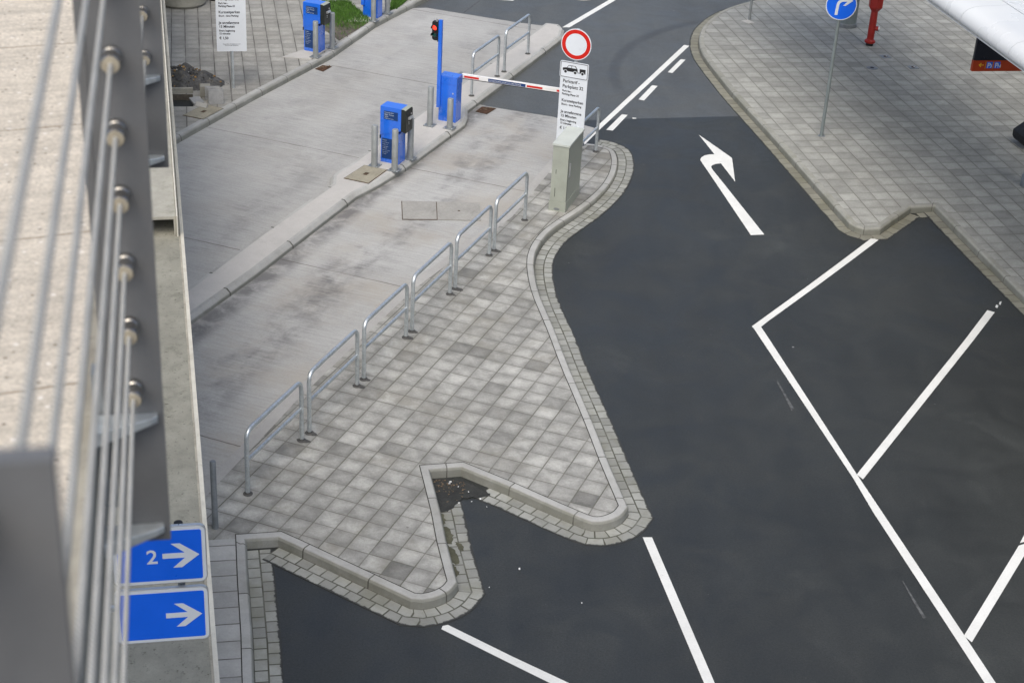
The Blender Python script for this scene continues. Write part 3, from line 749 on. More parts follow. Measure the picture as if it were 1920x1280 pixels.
quad_cover('duct_cover', 'faint concrete duct cover right of the rust framed one in the lane', 'duct cover', [s0, cl[1], cl[2], s1], 'lane_cover', .002, 'lane_cover', .012, .05, 'duct covers in the barrier lane')
def drain(q, label):
    c = sum((Vector(p) for p in q), Vector((0, 0)))/4; loc = [Vector(p)-c for p in q]
    t = thing('drain_grate', label, 'drain', (c.x, c.y, 0), 0, 'rusty kerb drains')
    sheet('frame', [[tuple(v) for v in loc]], 'rust_frame', .004, t, thick=.004)
    bm = bmesh.new()
    for i in range(7):
        k = (i+.5)/7; a = loc[0].lerp(loc[1], k); b = loc[3].lerp(loc[2], k); d = (loc[1]-loc[0])*.045
        a2, b2 = a.lerp(b, .06), b.lerp(a, .06)
        vs = [bm.verts.new((*(p), z)) for z in (.0085, .016) for p in (a2-d, a2+d, b2+d, b2-d)]
        for f in ((0,1,2,3), (4,5,6,7), (0,1,5,4), (1,2,6,5), (2,3,7,6), (3,0,4,7)): bm.faces.new([vs[j] for j in f])
    bmesh.ops.recalc_face_normals(bm, faces=bm.faces); finish('bars', bm, 'rust_grate', t)
    bm = bmesh.new()
    for i in range(26):
        p = loc[0]*random.random() + loc[2]*random.random()*.9 + (loc[1]-loc[0])*random.uniform(-.25, .25)
        s = random.uniform(.012, .03); a = random.uniform(0, 6.3)
        m = Matrix.Translation((p.x, p.y, .018+random.random()*.006)) @ Matrix.Rotation(a, 4, 'Z') @ Matrix.Rotation(random.uniform(-.5, .5), 4, 'X')
        v = [bm.verts.new(m @ Vector(q)) for q in ((-s, -s*.5, 0), (s*.2, -s*.6, .003), (s, s*.2, 0), (-s*.3, s*.6, .004))]; bm.faces.new(v)
    tag(finish('dead_leaves', bm, 'leaf_brown', t), kind='stuff')
drain(P['drain1'], 'rusty leaf-clogged drain grate at the kerb below the farther-left ticket machine')
drain(P['drain2'], 'rusty drain grate at the foot of the barrier kerb, where concrete meets asphalt')
tc = thing('manhole_cover', 'round iron manhole cover in the grey asphalt at the top edge', 'manhole cover', (P['topcover'][0][0], P['topcover'][0][1]+.12, -.004))
bm = bmesh.new(); lathe(bm, [(.34, 0), (.34, .006), (.30, .006), (.30, .002), (.285, .002)], 32); finish('frame', bm, 'slab_concrete', tc)
bm = bmesh.new(); cyl(bm, (0, 0, .003), (0, 0, .008), .28, seg=32); finish('lid', bm, 'dark_galv', tc)
# washed-in dirt and leaves in the notch of the island
def blob(poly, n=3, amp=.05):
    p = smooth_path(poly+[poly[0]], 2); return [tuple(q+Vector((random.uniform(-amp, amp), random.uniform(-amp, amp)))) for q in p[:-1]]
sand = [(-.985, 17.86), (-.60, 17.955), (-.42, 17.80), (-.14, 17.61), (-.24, 17.50), (-.50, 17.50), (-.60, 17.30), (-.70, 17.12), (-.86, 17.12), (-.93, 17.45)]
o = sheet('washed_in_dirt', [blob(sand, 3, .02)], 'debris_dirt', lambda Y: zr(Y)+.013); tag(o, 'dark washed-in dirt in the notch of the island kerb', 'dirt', kind='stuff')
mossy = [[(-.83, 17.10), (-.76, 17.11), (-.70, 16.95), (-.74, 16.80), (-.79, 16.85)], [(-.76, 16.78), (-.66, 16.82), (-.58, 16.6), (-.60, 16.42), (-.68, 16.45)], [(-.68, 16.42), (-.60, 16.40), (-.50, 16.2), (-.48, 16.02), (-.60, 16.05)], [(-.60, 16.02), (-.52, 16.0), (-.46, 15.85), (-.50, 15.74), (-.57, 15.85)], [(-.56, 16.5), (-.47, 16.45), (-.44, 16.3), (-.50, 16.32)]]
o = sheet('moss', [blob(q, 3, .016) for q in mossy], 'moss', lambda Y: zr(Y)+.0115); tag(o, 'brown green moss over the setts along the notch kerb', 'moss', kind='stuff')
bm = bmesh.new()
for i in range(90):
    a, b = random.random(), abs(random.gauss(0, .33)); x = -1.0+.5*a; y = 17.86 - b*.55 - .25*a*b
    if x < -1.0+.25*(17.9-y): continue
    s = random.uniform(.006, .020); an = random.uniform(0, 6.3)
    m = Matrix.Translation((x, y, -.13+.016+random.random()*.012)) @ Matrix.Rotation(an, 4, 'Z') @ Matrix.Rotation(random.uniform(-.6, .6), 4, 'X')
    bm.faces.new([bm.verts.new(m @ Vector(q)) for q in ((-s, -s*.5, 0), (s*.3, -s*.55, .003), (s, s*.2, 0), (-s*.2, s*.6, .004))])
tag(finish('dead_leaves', bm, 'leaf_brown'), 'brown dead leaves blown into the notch of the island kerb', 'leaves', kind='stuff')
bm = bmesh.new()
for x, y, s in [(-.70, 17.83, .016), (-.71, 17.79, .012), (-.59, 17.73, .009), (-.29, 17.47, .017), (-.45, 17.62, .009), (-.40, 17.4, .008), (-.56, 17.35, .013), (-.2, 17.3, .007), (.25, 16.0, .016), (1.0, 15.4, .010), (-.1, 15.6, .008)]:
    z = -.13+.014; m = Matrix.Translation((x, y, z)) @ Matrix.Rotation(random.uniform(0, 6), 4, 'Z')
    box(bm, -s, s, -s*.6, s*.6, 0, s*.5, T=m)
tag(finish('paper_scraps', bm, 'litter_white'), 'tiny white paper scraps scattered on the asphalt by the island notch', 'litter', kind='stuff')

# ---------------------------------------------------------------- tube railings
def make_rail(name, label, L=1.434, Hh=.95):
    t = thing(name, label, 'railing')
    r = .12; pts = [(0, 0, 0), (0, 0, .5)]
    pts += [(0, r-r*math.cos(R(a)), Hh-.03-r+r*math.sin(R(a))) for a in range(0, 91, 10)]
    pts += [(0, L-r+r*math.sin(R(a)), Hh-.03-r+r*math.cos(R(a))) for a in range(0, 91, 10)]
    pts += [(0, L, .5), (0, L, 0)]
    bm = bmesh.new(); tube(bm, pts, .030, 14); finish('frame', bm, 'galvanised', t, 60)
    bm = bmesh.new(); tube(bm, [(0, .02, .50), (0, L-.02, .50)], .024, 12); finish('cross_bar', bm, 'galvanised', t, 60)
    for y in (0, L):
        bm = bmesh.new(); lathe(bm, [(.062, 0), (.062, .006), (.05, .010), (.034, .012), (.034, .03)], 18); o = finish('foot_collar', bm, 'foot_grout', t, 40); o.location = (0, y, .002)
    return t
rail0 = make_rail('tube_railing', 'galvanised tube railing')
rp0 = Vector((-3.23, 17.098)); rD = Vector((.567, 1.550))
rl = ['galvanised tube railing nearest the slim bollard, first of the island row',
      'galvanised tube railing second in the island row from the slim bollard',
      'galvanised tube railing third in the island row from the slim bollard',
      'galvanised tube railing fourth in the island row from the slim bollard',
      'galvanised tube railing fifth in the island row, second from the cabinet',
      'galvanised tube railing nearest the green-grey cabinet, last in the island row']
spots = [((rp0.x+rD.x*i, rp0.y+rD.y*i), 0.004, rl[i], 'galvanised railings along the island') for i in range(6)]
lastb = Vector((1.42, 29.708)) - e2*1.434
spots += [((lastb.x, lastb.y), .004, 'galvanised tube railing behind the cabinet, half hidden by the tall tariff sign', 'galvanised railings along the island'),
          ((-1.144, 32.195), KZ, 'galvanised tube railing right behind the striped barrier arm', 'galvanised railings on the barrier island'),
          ((-.516, 33.868), KZ, 'galvanised tube railing at the far tip of the barrier island', 'galvanised railings on the barrier island')]
for i, ((x, y), z, lab, grp) in enumerate(spots):
    o = rail0 if i == 0 else copy_tree(rail0)
    o.location = (x, y, z); o.rotation_euler = (0, 0, A20); o['label'] = lab; o['group'] = grp
# grout patches round the feet
bm = bmesh.new()
for i in range(6):
    for k in (0, 1.434):
        if (i, k) in ((0, 0), (5, 1.434), (4, 1.434)): continue
        c = Vector(spots[i][0]) + e2*k + e1*.03; n = 12; w = random.uniform(.05, .085)
        bm.faces.new([bm.verts.new((c.x+(w*1.5*e1.x*math.cos(a)+w*.75*e2.x*math.sin(a))*random.uniform(.8, 1.15), c.y+(w*1.5*e1.y*math.cos(a)+w*.75*e2.y*math.sin(a))*random.uniform(.8, 1.15), .009)) for a in [6.2832*j/n for j in range(n)]])
o = finish('grout_patches', bm, 'foot_grout'); tag(o, 'dark grout stains in the paving round the railing feet', 'stain', kind='stuff')

# ---------------------------------------------------------------- bollards
def make_bollard(label, h=.80, r=.060, plate=True, mat='bollard_grey', name='bollard'):
    t = thing(name, label, 'bollard')
    bm = bmesh.new(); lathe(bm, [(r, 0), (r, h-.012), (r-.008, h), (.002, h)], 24); finish('pipe', bm, mat, t, 40)
    if plate:
        bm = bmesh.new(); box(bm, -.105, .105, -.105, .105, 0, .012); finish('base_plate', bm, 'dark_galv', t, bevel=.002)
        for sx in (-.08, .08):
            for sy in (-.08, .08):
                bm = bmesh.new(); cyl(bm, (sx, sy, .012), (sx, sy, .024), .012, seg=6); finish('bolt', bm, 'galvanised', t)
    return t
b0 = make_bollard('x')
bs = [((-2.748, 28.03), KZ, 'grey steel bollard on the left of the whole ticket machine'),
      ((-2.356, 27.879), KZ, 'grey steel bollard in front of the whole ticket machine, covering part of its lower label'),
      ((-2.121, 28.506), KZ, 'grey steel bollard behind the whole ticket machine, under its silver card slot'),
      ((-1.879, 30.326), KZ, 'tall grey steel bollard on the left of the barrier cabinet with the striped arm'),
      ((-1.481, 30.241), KZ, 'short grey steel bollard in front of the barrier cabinet with the striped arm'),
      ((-4.661, 34.108), KZ+.012, 'grey steel bollard in front of the ticket machine cut by the top edge'),
      ((-4.385, 34.805), KZ+.012, 'grey steel bollard between the cut-off ticket machine and the bare soil bed'),
      ((-3.691, 36.978), KZ+.012, 'grey steel bollard in front of the barrier cabinet on the lawn slab'),
      ((-3.43, 37.658), KZ+.012, 'grey steel bollard at the right of the barrier cabinet on the lawn slab')]
for i, ((x, y), z, lab) in enumerate(bs):
    if i == 4: o = make_bollard(lab, .61)
    else: o = b0 if i == 0 else copy_tree(b0)
    o.location = (x, y, z); o.rotation_euler = (0, 0, A20); o['label'] = lab; o['group'] = 'grey steel bollards on base plates'
o = make_bollard('slim galvanised bollard standing alone beside the concrete building edge', .97, .037, False, 'dark_galv', 'slim_bollard'); o.location = (-3.494, 16.313, .004)

# ---------------------------------------------------------------- ticket machines
def make_machine(label):
    t = thing('ticket_machine', label, 'ticket machine')
    bm = bmesh.new(); box(bm, -.375, -.003, .004, .278, 0, .60); finish('pedestal', bm, 'blue_paint', t, bevel=.004)
    # head with a slanting underside
    bm = bmesh.new(); prism(bm, [(-.392, .525), (.03, .665), (.03, 1.095), (-.392, 1.095)], -.004, .288); finish('head', bm, 'blue_paint', t, bevel=.006)
    bm = bmesh.new(); prism(bm, [(.033, .672), (.128, .640), (.134, .66), (.134, 1.045), (.118, 1.078), (.085, 1.091), (.033, 1.093)], -.002, .286)
    o = finish('operating_panel', bm, 'dark_plastic', t, 30)
    bm = bmesh.new(); prism(bm, [(.030, 1.095), (.034, 1.098), (.086, 1.096), (.121, 1.083), (.118, 1.079), (.085, 1.092), (.033, 1.094)], -.001, .285); finish('panel_cap', bm, 'cabinet_paint', o, 30)
    # silver ticket slot hood with key hole and button on the driver's side
    bm = bmesh.new(); T = Matrix.Translation((.134, .15, .905)) @ Matrix.Rotation(R(-24), 4, 'Y')
    box(bm, -.005, .048, -.07, .07, -.025, .025, T=T); finish('ticket_slot', bm, 'alu', o, bevel=.008)
    for z, r in ((.83, .011), (.795, .009)):
        bm = bmesh.new(); cyl(bm, (.134, .12, z), (.141, .12, z), r, seg=14); finish('button', bm, 'alu', o)
    bm = bmesh.new(); cyl(bm, (.134, .215, .97), (.142, .215, .97), .018, seg=16); finish('intercom', bm, 'alu', o)
    bm = bmesh.new(); box(bm, .1342, .1362, .03, .26, .965, 1.03); finish('display', bm, 'black_print', o)
    for nm, x, z, w, h, lines in (('upper_label', -.175, .935, .285, .165, [('Kurzzeitparken', .030, .045), ('Bitte Ticket', .040, .0), ('ziehen', .030, -.035), ('Please take ticket', .026, -.068)]),
                                  ('lower_label', -.235, .275, .235, .40, [('Einfahrt', .028, .155), ('Kurzzeitparken', .022, .115), ('Parkplatz 32', .022, .075), ('Je angefangene', .020, .035), ('15 Minuten', .020, .0), ('Short - time Parking', .018, -.04), ('Every beginning', .018, -.075), ('15 minutes', .018, -.11)])):
        y0 = -.0065 if nm[0] == 'u' else .002
        bm = bmesh.new(); prism(bm, rrect(w, h, .006, 2), y0, y0+.006, x, z); pl = finish(nm, bm, 'navy_label', t)
        bm = bmesh.new()
        for s, sz, dz in lines: text_into(bm, s, sz, x-w/2+.015, z+dz, y0-.001, depth=.0006)
        finish('lettering', bm, 'label_text', pl)
    bm = bmesh.new(); box(bm, -.399, -.380, -.006, .26, .46, .525); finish('hinge', bm, 'dark_plastic', t)
    return t
m1 = make_machine('blue ticket machine with dark slanted panel, standing whole on the barrier island'); m1.location = (-2.305, 28.142, KZ); m1.rotation_euler = (0, 0, A20)
m2 = copy_tree(m1); m2.location = (-4.622, 34.386, KZ+.012); m2['label'] = 'blue ticket machine between paving and bare soil, its top cut off by the photo edge'
m1['group'] = m2['group'] = 'blue ticket machines'

# ---------------------------------------------------------------- barriers
def make_barrier(label, arm):
    t = thing('parking_barrier', label, 'barrier')
    bm = bmesh.new(); box(bm, -.374, 0, 0, .262, 0, .775); finish('housing', bm, 'blue_paint', t, bevel=.005)
    bm = bmesh.new(); box(bm, -.381, .007, -.007, .269, .778, .94); finish('hood', bm, 'blue_paint', t, bevel=.014)
    bm = bmesh.new(); cyl(bm, (-.075, 0, .60), (-.075, -.006, .60), .016, seg=16); finish('lock', bm, 'alu', t)
    bm = bmesh.new(); box(bm, -.405, -.333, -.052, -.001, .28, 2.06); po = finish('signal_post', bm, 'blue_paint', t, bevel=.004)
    # two-lamp signal on the post
    s = bpy.data.objects
    bm = bmesh.new(); prism(bm, [(-.54, 1.67), (-.50, 1.64), (-.425, 1.64), (-.41, 1.67), (-.41, 2.0), (-.43, 2.02), (-.53, 2.02), (-.545, 1.99)], -.055, .03); sg = finish('traffic_light', bm, 'black_print', t, bevel=.006)
    for z, mt, nm in ((1.90, 'lens_red', 'red_lamp'), (1.755, 'lens_green', 'green_lamp')):
        bm = bmesh.new(); lathe(bm, [(.052, 0), (.052, .006), (.044, .016), (.024, .024), (.002, .027)], 22)
        bmesh.ops.transform(bm, matrix=Matrix.Translation((-.478, -.056, z)) @ Matrix.Rotation(R(90), 4, 'X'), verts=bm.verts); finish(nm, bm, mt, sg, 50)
        bm = bmesh.new(); ou = [(.066*math.cos(R(a)), .066*math.sin(R(a))) for a in range(200, -21, -20)]; inn_ = [(.059*math.cos(R(a)), .059*math.sin(R(a))) for a in range(-20, 201, 20)]
        prism(bm, ou+inn_, -.115, -.05, -.478, z); finish('visor', bm, 'black_print', sg)
    bm = bmesh.new(); box(bm, -.425, -.395, -.05, -.02, 2.0, 2.045); box(bm, -.425, -.395, -.05, -.02, 1.62, 1.66); finish('bracket', bm, 'black_print', sg)
    bm = bmesh.new(); box(bm, -.465, -.43, -.045, -.025, 2.02, 2.075); finish('cable_clip', bm, 'alu', sg, bevel=.004)
    if arm:
        T = Matrix.Translation((.0, .315, .895)) @ Matrix.Rotation(R(3.6), 4, 'Z') @ Matrix.Rotation(R(-.3), 4, 'Y')
        bm = bmesh.new(); box(bm, -.10, 2.32, -.025, .025, -.045, .045, T=T); a = finish('barrier_arm', bm, 'arm_white', t, bevel=.008)
        bm = bmesh.new(); box(bm, -.11, 2.315, -.02, .02, -.058, -.0455, T=T); finish('rubber_edge', bm, 'black_rubber', a)
        for x0, x1 in ((.03, .34), (1.335, 1.66), (1.95, 2.2)):
            bm = bmesh.new(); box(bm, x0, x1, -.0272, -.0252, -.028, .012, T=T); finish('red_stripe', bm, 'sign_red', a)
        bm = bmesh.new(); box(bm, .535, 1.31, -.0272, -.0252, -.034, .026, T=T); lb = finish('warning_label', bm, 'navy_label', a)
        bm = bmesh.new(); text_into(bm, 'Achtung! Schranke schlie\u00dft nach jedem Fahrzeug', .0365, .548, -.0165, -.0280, depth=.0004, squash=.93)
        bmesh.ops.transform(bm, matrix=T, verts=bm.verts); finish('lettering', bm, 'arm_white', lb)
        bm = bmesh.new(); cyl(bm, (-.06, .26, .895), (-.06, .36, .895), .06, seg=20); finish('pivot', bm, 'dark_galv', t)
    return t
bA = make_barrier('blue barrier cabinet with signal post, its red and white arm closed across the lane', True); bA.location = (-1.384, 30.529, KZ); bA.rotation_euler = (0, 0, A20)
bB = make_barrier('blue barrier cabinet on the slab in the lawn, cut off by the top edge', False); bB.location = (-3.619, 37.185, KZ+.012); bB.rotation_euler = (0, 0, A20)
bA['group'] = bB['group'] = 'blue parking barriers'

# ---------------------------------------------------------------- tariff signs
def tariff(t, z0, w, h, yf, full=True):
    """white tariff board, front at local y=yf, lower edge z0"""
    bm = bmesh.new(); prism(bm, rrect(w, h, .012, 3), yf, yf+.012, 0, z0+h/2); pn = finish('tariff_board', bm, 'sign_white', t)
    x = -w/2+.055; bm = bmesh.new(); top = z0+h
    for s, sz, d in (('Parktarif -', .088, .105), ('Parkplatz 32', .088, .205), ('Park fee -', .054, .285), ('Parking Place 32', .054, .345), ('Kurzzeitparken', .074, .475), ('Short - time Parking', .052, .545),
                     ('Je angefangene', .074, .695), ('15 Minuten', .074, .775), ('Every beginning', .054, .855), ('15 minutes', .054, .915), ('\u20ac 1,50', .074, 1.015)):
        text_into(bm, s, sz, x, top-d, yf-.0012, depth=.0006, squash=.93, weight=.0016)
    for s, d in (('Eingestellte Fahrzeuge sind nicht', 1.125), ('bewacht oder versichert', 1.155)): text_into(bm, s, .027, 0, top-d, yf-.0012, 'CENTER', .0006)
    finish('lettering', bm, 'black_print', pn)
def clampset(t, zs, yf):
    for z in zs:
        bm = bmesh.new(); box(bm, -.05, .05, yf+.013, .03, z-.02, z+.02); finish('clamp', bm, 'alu', t, bevel=.003)
ts = thing('tariff_sign', 'white parking tariff board under a red ringed disc and trailer plate', 'sign', (.874, 28.596, .004), A20, 'white parking tariff signs')
bm = bmesh.new(); cyl(bm, (0, 0, 0), (0, 0, 2.78), .030, seg=18); finish('pole', bm, 'galvanised', ts, 40)
YF = -.055; clampset(ts, (.8, 1.65, 1.95, 2.1, 2.32, 2.6), YF)
tariff(ts, .59, .53, 1.27, YF)
bm = bmesh.new(); prism(bm, rrect(.555, .315, .035), YF-.004, YF+.010, -.004, 2.005); tp = finish('trailer_plate', bm, 'sign_white', ts)
bm = bmesh.new(); ringface(bm, rrect(.530, .290, .028), rrect(.512, .272, .020), YF-.0065, YF-.004, -.004, 2.005); finish('black_border', bm, 'black_print', tp)
# car pulling a trailer
bm = bmesh.new(); yy = YF-.0062
def blot(o): prism(bm, [(-.004+a, 2.005+b) for a, b in o], yy, yy+.002)
S_ = 1.0
blot([(-.222, -.012), (-.222, .022), (-.205, .030), (-.145, .038), (.058, .038), (.068, .020), (.070, -.014), (.045, -.030), (-.20, -.030)])
for o in ([(-.150, .036), (-.110, .086), (-.100, .086), (-.140, .036)], [(-.110, .079), (-.112, .088), (.010, .088), (.012, .079)], [(.006, .082), (.010, .088), (.024, .084), (.064, .036), (.048, .036)], [(-.055, .036), (-.055, .084), (-.046, .084), (-.046, .036)]): blot(o)
blot([(.108, -.040), (.108, .048), (.222, .048), (.222, -.040)]); blot([(.06, -.036), (.06, -.026), (.11, -.026), (.11, -.036)])
for cx in (-.165, .022, .165): blot([(cx+.026*math.cos(R(a)), -.040+.026*math.sin(R(a))) for a in range(0, 360, 20)])
finish('car_and_trailer', bm, 'black_print', tp)
bm = bmesh.new()
for cx in (-.165, .022, .165): ringface(bm, [(cx+.035*math.cos(R(a)), -.040+.035*math.sin(R(a))) for a in range(0, 360, 20)], [(cx+.026*math.cos(R(a)), -.040+.026*math.sin(R(a))) for a in range(0, 360, 20)], yy-.0012, yy, -.004, 2.005)
finish('wheel_ring', bm, 'sign_white', tp)
def disc(t, z, r, yf, mat, nm='disc', n=48):
    bm = bmesh.new(); prism(bm, [(r*math.cos(6.28319*i/n), r*math.sin(6.28319*i/n)) for i in range(n)], yf, yf+.010, 0, z); return finish(nm, bm, mat, t)
ds = disc(ts, 2.50, .292, YF-.004, 'sign_white', 'no_entry_disc')
bm = bmesh.new(); circ = lambda r, n=48: [(r*math.cos(6.28319*i/n), r*math.sin(6.28319*i/n)) for i in range(n)]
ringface(bm, circ(.276), circ(.206), YF-.0065, YF-.004, 0, 2.50); finish('red_ring', bm, 'sign_red', ds)
ls = thing('tariff_sign', 'white parking tariff board on a single grey pole behind the stacked paving slabs', 'sign', (-6.068, 31.834, KZ), A12, 'white parking tariff signs')
bm = bmesh.new(); cyl(bm, (0, 0, 0), (0, 0, 2.2), .032, seg=18); finish('pole', bm, 'galvanised', ls, 40); clampset(ls, (1.0, 1.9), YF)
tariff(ls, .80, .60, 1.27, YF)

# ---------------------------------------------------------------- other signs and poles
def arrow_turn():
    o = [(-.095, -.235)]; c = (.105, .02)
    return None
bs_ = thing('direction_sign', 'round blue sign with white right-turn arrow on a grey pole', 'sign', (6.01, 31.007, .122), R(-3))
bm = bmesh.new(); cyl(bm, (0, 0, 0), (0, 0, 3.02), .034, seg=18); finish('pole', bm, 'column_grey', bs_, 40)
bm = bmesh.new(); lathe(bm, [(.075, 0), (.075, .008), (.04, .014)], 18); finish('foot_collar', bm, 'dark_galv', bs_)
CZ = 2.72; dk = disc(bs_, CZ, .300, -.058, 'sign_white', 'disc'); disc(dk, CZ, .282, -.0605, 'sign_blue', 'blue_field')
bm = bmesh.new(); o = [(-.105, -.20), (-.095, .0)]
o += [(.045-.14*math.cos(R(a)), .0+.125*math.sin(R(a))) for a in range(15, 91, 15)]; o += [(.095, .125), (.075, .185), (.115, .185), (.215, .10), (.085, -.01), (.035, -.01), (.105, .072), (.05, .072)]
o += [(.05-.09*math.cos(R(a)), -.005+.077*math.sin(R(a))) for a in range(75, -1, -15)]; o += [(-.05, -.20)]
prism(bm, o, -.0630, -.0605, 0, CZ); finish('white_arrow', bm, 'sign_white', dk)
for z in (CZ-.12, CZ+.12):
    bm = bmesh.new(); box(bm, -.05, .05, -.048, .034, z-.02, z+.02); finish('clamp', bm, 'alu', bs_)
fp = thing('pole', 'thin grey pole in a pale slab at the far bend of the forecourt kerb', 'pole', (5.36, 38.911, .124), 0)
bm = bmesh.new(); cyl(bm, (0, 0, 0), (0, 0, 3.2), .032, seg=16); finish('shaft', bm, 'bollard_grey', fp, 40)
sheet('foot_slab', [[(x-5.36, y-38.911) for x, y in P['far_slab']]], 'wall_render', .004, fp, thick=.006)
col_ = thing('column', 'thick round grey column behind the blue round sign', 'column', (7.74, 38.85, .124), 0)
bm = bmesh.new(); lathe(bm, [(.225, .10), (.225, 4.2)], 36); finish('shaft', bm, 'column_grey', col_, 40)
bm = bmesh.new(); lathe(bm, [(.240, 0), (.240, .085), (.225, .10)], 36); finish('base_ring', bm, 'dark_galv', col_, 40)
hy = thing('hydrant', 'red pillar hydrant with a boxy head and a side outlet', 'hydrant', (8.05, 37.36, .124), R(8))
bm = bmesh.new(); lathe(bm, [(.085, 0), (.085, .07)], 20); finish('base', bm, 'black_rubber', hy, 40)
bm = bmesh.new(); lathe(bm, [(.118, .07), (.128, .085), (.128, .12), (.10, .145), (.082, .16), (.086, .60), (.080, .86)], 24); finish('barrel', bm, 'hydrant_red', hy, 40)
bm = bmesh.new(); 
prof = [(.10, .84), (.17, .93), (.175, 1.42), (.15, 1.48)]
rings = []
for r, z in prof: rings.append([bm.verts.new((r*math.cos(R(a))*1.0, r*math.sin(R(a))*.95, z)) for a in range(22, 382, 60)])
for a, b in zip(rings, rings[1:]):
    for i in range(6): bm.faces.new((a[i], a[(i+1) % 6], b[(i+1) % 6], b[i]))
bm.faces.new(rings[0][::-1]); bm.faces.new(rings[-1]); finish('head', bm, 'hydrant_red', hy, bevel=.008)
bm = bmesh.new(); cyl(bm, (.05, -.02, .42), (.135, -.05, .42), .055, seg=16); ot = finish('outlet', bm, 'hydrant_red', hy, 40)
bm = bmesh.new(); cyl(bm, (.135, -.05, .42), (.165, -.06, .42), .068, seg=16); finish('outlet_cap', bm, 'alu', ot, 40)
for (x, y), lab, rnd in (((7.821, 35.628), 'small round metal valve cap in the forecourt paving, nearest of three', 1), ((8.285, 36.528), 'small square metal valve cap in the forecourt paving, nearest the red hydrant', 0), ((8.80, 35.845), 'small square metal valve cap in the forecourt paving, farthest right of three', 0)):
    t = thing('valve_cap', lab, 'valve cap', (x, y, .124), A12, 'small valve caps in the forecourt paving')
    bm = bmesh.new()
    if rnd: lathe(bm, [(.13, 0), (.13, .008), (.11, .012)], 20)
    else: box(bm, -.105, .105, -.105, .105, 0, .010)
    finish('rim', bm, 'dark_galv', t)
    bm = bmesh.new(); cyl(bm, (0, 0, .010), (0, 0, .016), .045, seg=16); finish('lid', bm, 'black_rubber' if rnd else 'rust_frame', t)
    if not rnd:
        bm = bmesh.new(); cyl(bm, (.02, 0, .016), (.02, 0, .020), .014, seg=10); finish('pin', bm, 'litter_white', t)
ec = thing('canopy_post', 'grey canopy post at the right edge with a blue-grey foot', 'post', (9.66, 28.98, .098), 0)
bm = bmesh.new(); lathe(bm, [(.10, .25), (.10, 4.1)], 28); finish('shaft', bm, 'column_grey', ec, 40)
bm = bmesh.new(); lathe(bm, [(.125, 0), (.125, .22), (.10, .25)], 28); finish('foot', bm, 'dark_galv', ec, 40)
bx = thing('black_seat', 'black angular seat end poking in at the right edge of the forecourt', 'seat', (10.17, 31.15, .124), A12)
bm = bmesh.new(); prism(bm, [(-.19, .14), (-.145, .07), (.6, .12), (.6, .62), (.05, .46), (-.20, .27)], -.25, .25); finish('seat_shell', bm, 'black_rubber', bx, bevel=.03)
for x in (.25, .5):
    bm = bmesh.new(); cyl(bm, (x, 0, 0), (x, 0, .14), .03, seg=12); finish('leg', bm, 'dark_galv', bx)

# ---------------------------------------------------------------- utility cabinet
cb = thing('utility_cabinet', 'tall green-grey utility cabinet with pale sloping lid on the island', 'cabinet', (.807, 26.632, .004), R(-16.3))
bm = bmesh.new(); box(bm, -.305, .008, -.008, .935, 0, .185); pl = finish('plinth', bm, 'cabinet_paint', cb, bevel=.006)
bm = bmesh.new(); prism(bm, [(-.235+.055*math.cos(R(a)), .045+.022*math.sin(R(a))) for a in range(0, 360, 30)], -.012, -.0085, .08, .0); finish('lifting_recess', bm, 'dark_galv', pl)
bm = bmesh.new(); box(bm, -.290, 0, 0, .927, .189, 1.235); finish('body', bm, 'cabinet_paint', cb, bevel=.005)
bm = bmesh.new()
vs = box(bm, -.305, .015, -.015, .942, 1.239, 1.275)
for v in vs[4:]:
    if v.co.y > .5: v.co.z -= .004
finish('lid', bm, 'cabinet_lid', cb, bevel=.010)
bm = bmesh.new(); box(bm, .0005, .022, .10, .135, .66, .90); box(bm, .0005, .014, .09, .145, .64, .70); finish('door_handle', bm, 'alu', cb, bevel=.005)
for z in (.76, .36):
    bm = bmesh.new(); box(bm, -.215, -.207, -.003, .0, z-.05 if z > .5 else z-.09, z+.03 if z > .5 else z+.08); finish('vent_slot', bm, 'black_print', cb)
bm = bmesh.new(); box(bm, .0, .0025, .012, .020, .2, 1.22); finish('door_gap', bm, 'dark_plastic', cb)
# ---------------------------------------------------------------- roadworks corner: pit, heap, slabs, planter
gh = bmesh.new(); C0 = Vector((-7.13, 31.92))
n = 46
grid = {}
for i in range(n+1):
    for j in range(n+1):
        x = -1.1+2.0*i/n; y = -.58+1.16*j/n
        r = math.hypot(x/(.80 if x < 0 else .85), y/.46); h = max(0, 1-r)**.75*.40
        h *= 1+.22*math.sin(x*13+y*9)*math.cos(y*15-x*4); h += random.uniform(-.014, .014) if h > .01 else 0
        grid[i, j] = gh.verts.new((x, y, max(h, -.01)))
for i in range(n):
    for j in range(n):
        q = [grid[i, j], grid[i+1, j], grid[i+1, j+1], grid[i, j+1]]
        if max(v.co.z for v in q) > .004: gh.faces.new(q)
bmesh.ops.delete(gh, geom=[v for v in gh.verts if not v.link_faces], context='VERTS')
hp = thing('gravel_heap', 'dark heap of excavated gravel and soil beside the open pit', 'gravel heap', (C0.x, C0.y, KZ+.003), A12)
finish('mound', gh, 'gravel', hp)
def stones(mat, cnt, smin, smax, nm):
    bm = bmesh.new()
    for k in range(cnt):
        x, y = random.gauss(0, .38), random.gauss(0, .2); r = math.hypot(x/.85, y/.46)
        if r > 1.15: continue
        h = max(0, 1-r)**.75*.40; s = random.uniform(smin, smax)
        m = Matrix.Translation((x, y, h+s*.2)) @ Matrix.Rotation(random.uniform(0, 6), 4, Vector((random.random(), random.random(), random.random()+.1)).normalized()) @ Matrix.Diagonal((s, s*random.uniform(.6, 1), s*random.uniform(.5, .9), 1))
        bmesh.ops.create_icosphere(bm, subdivisions=1, radius=1, matrix=m)
    tag(finish(nm, bm, mat, hp, 40), kind='stuff')
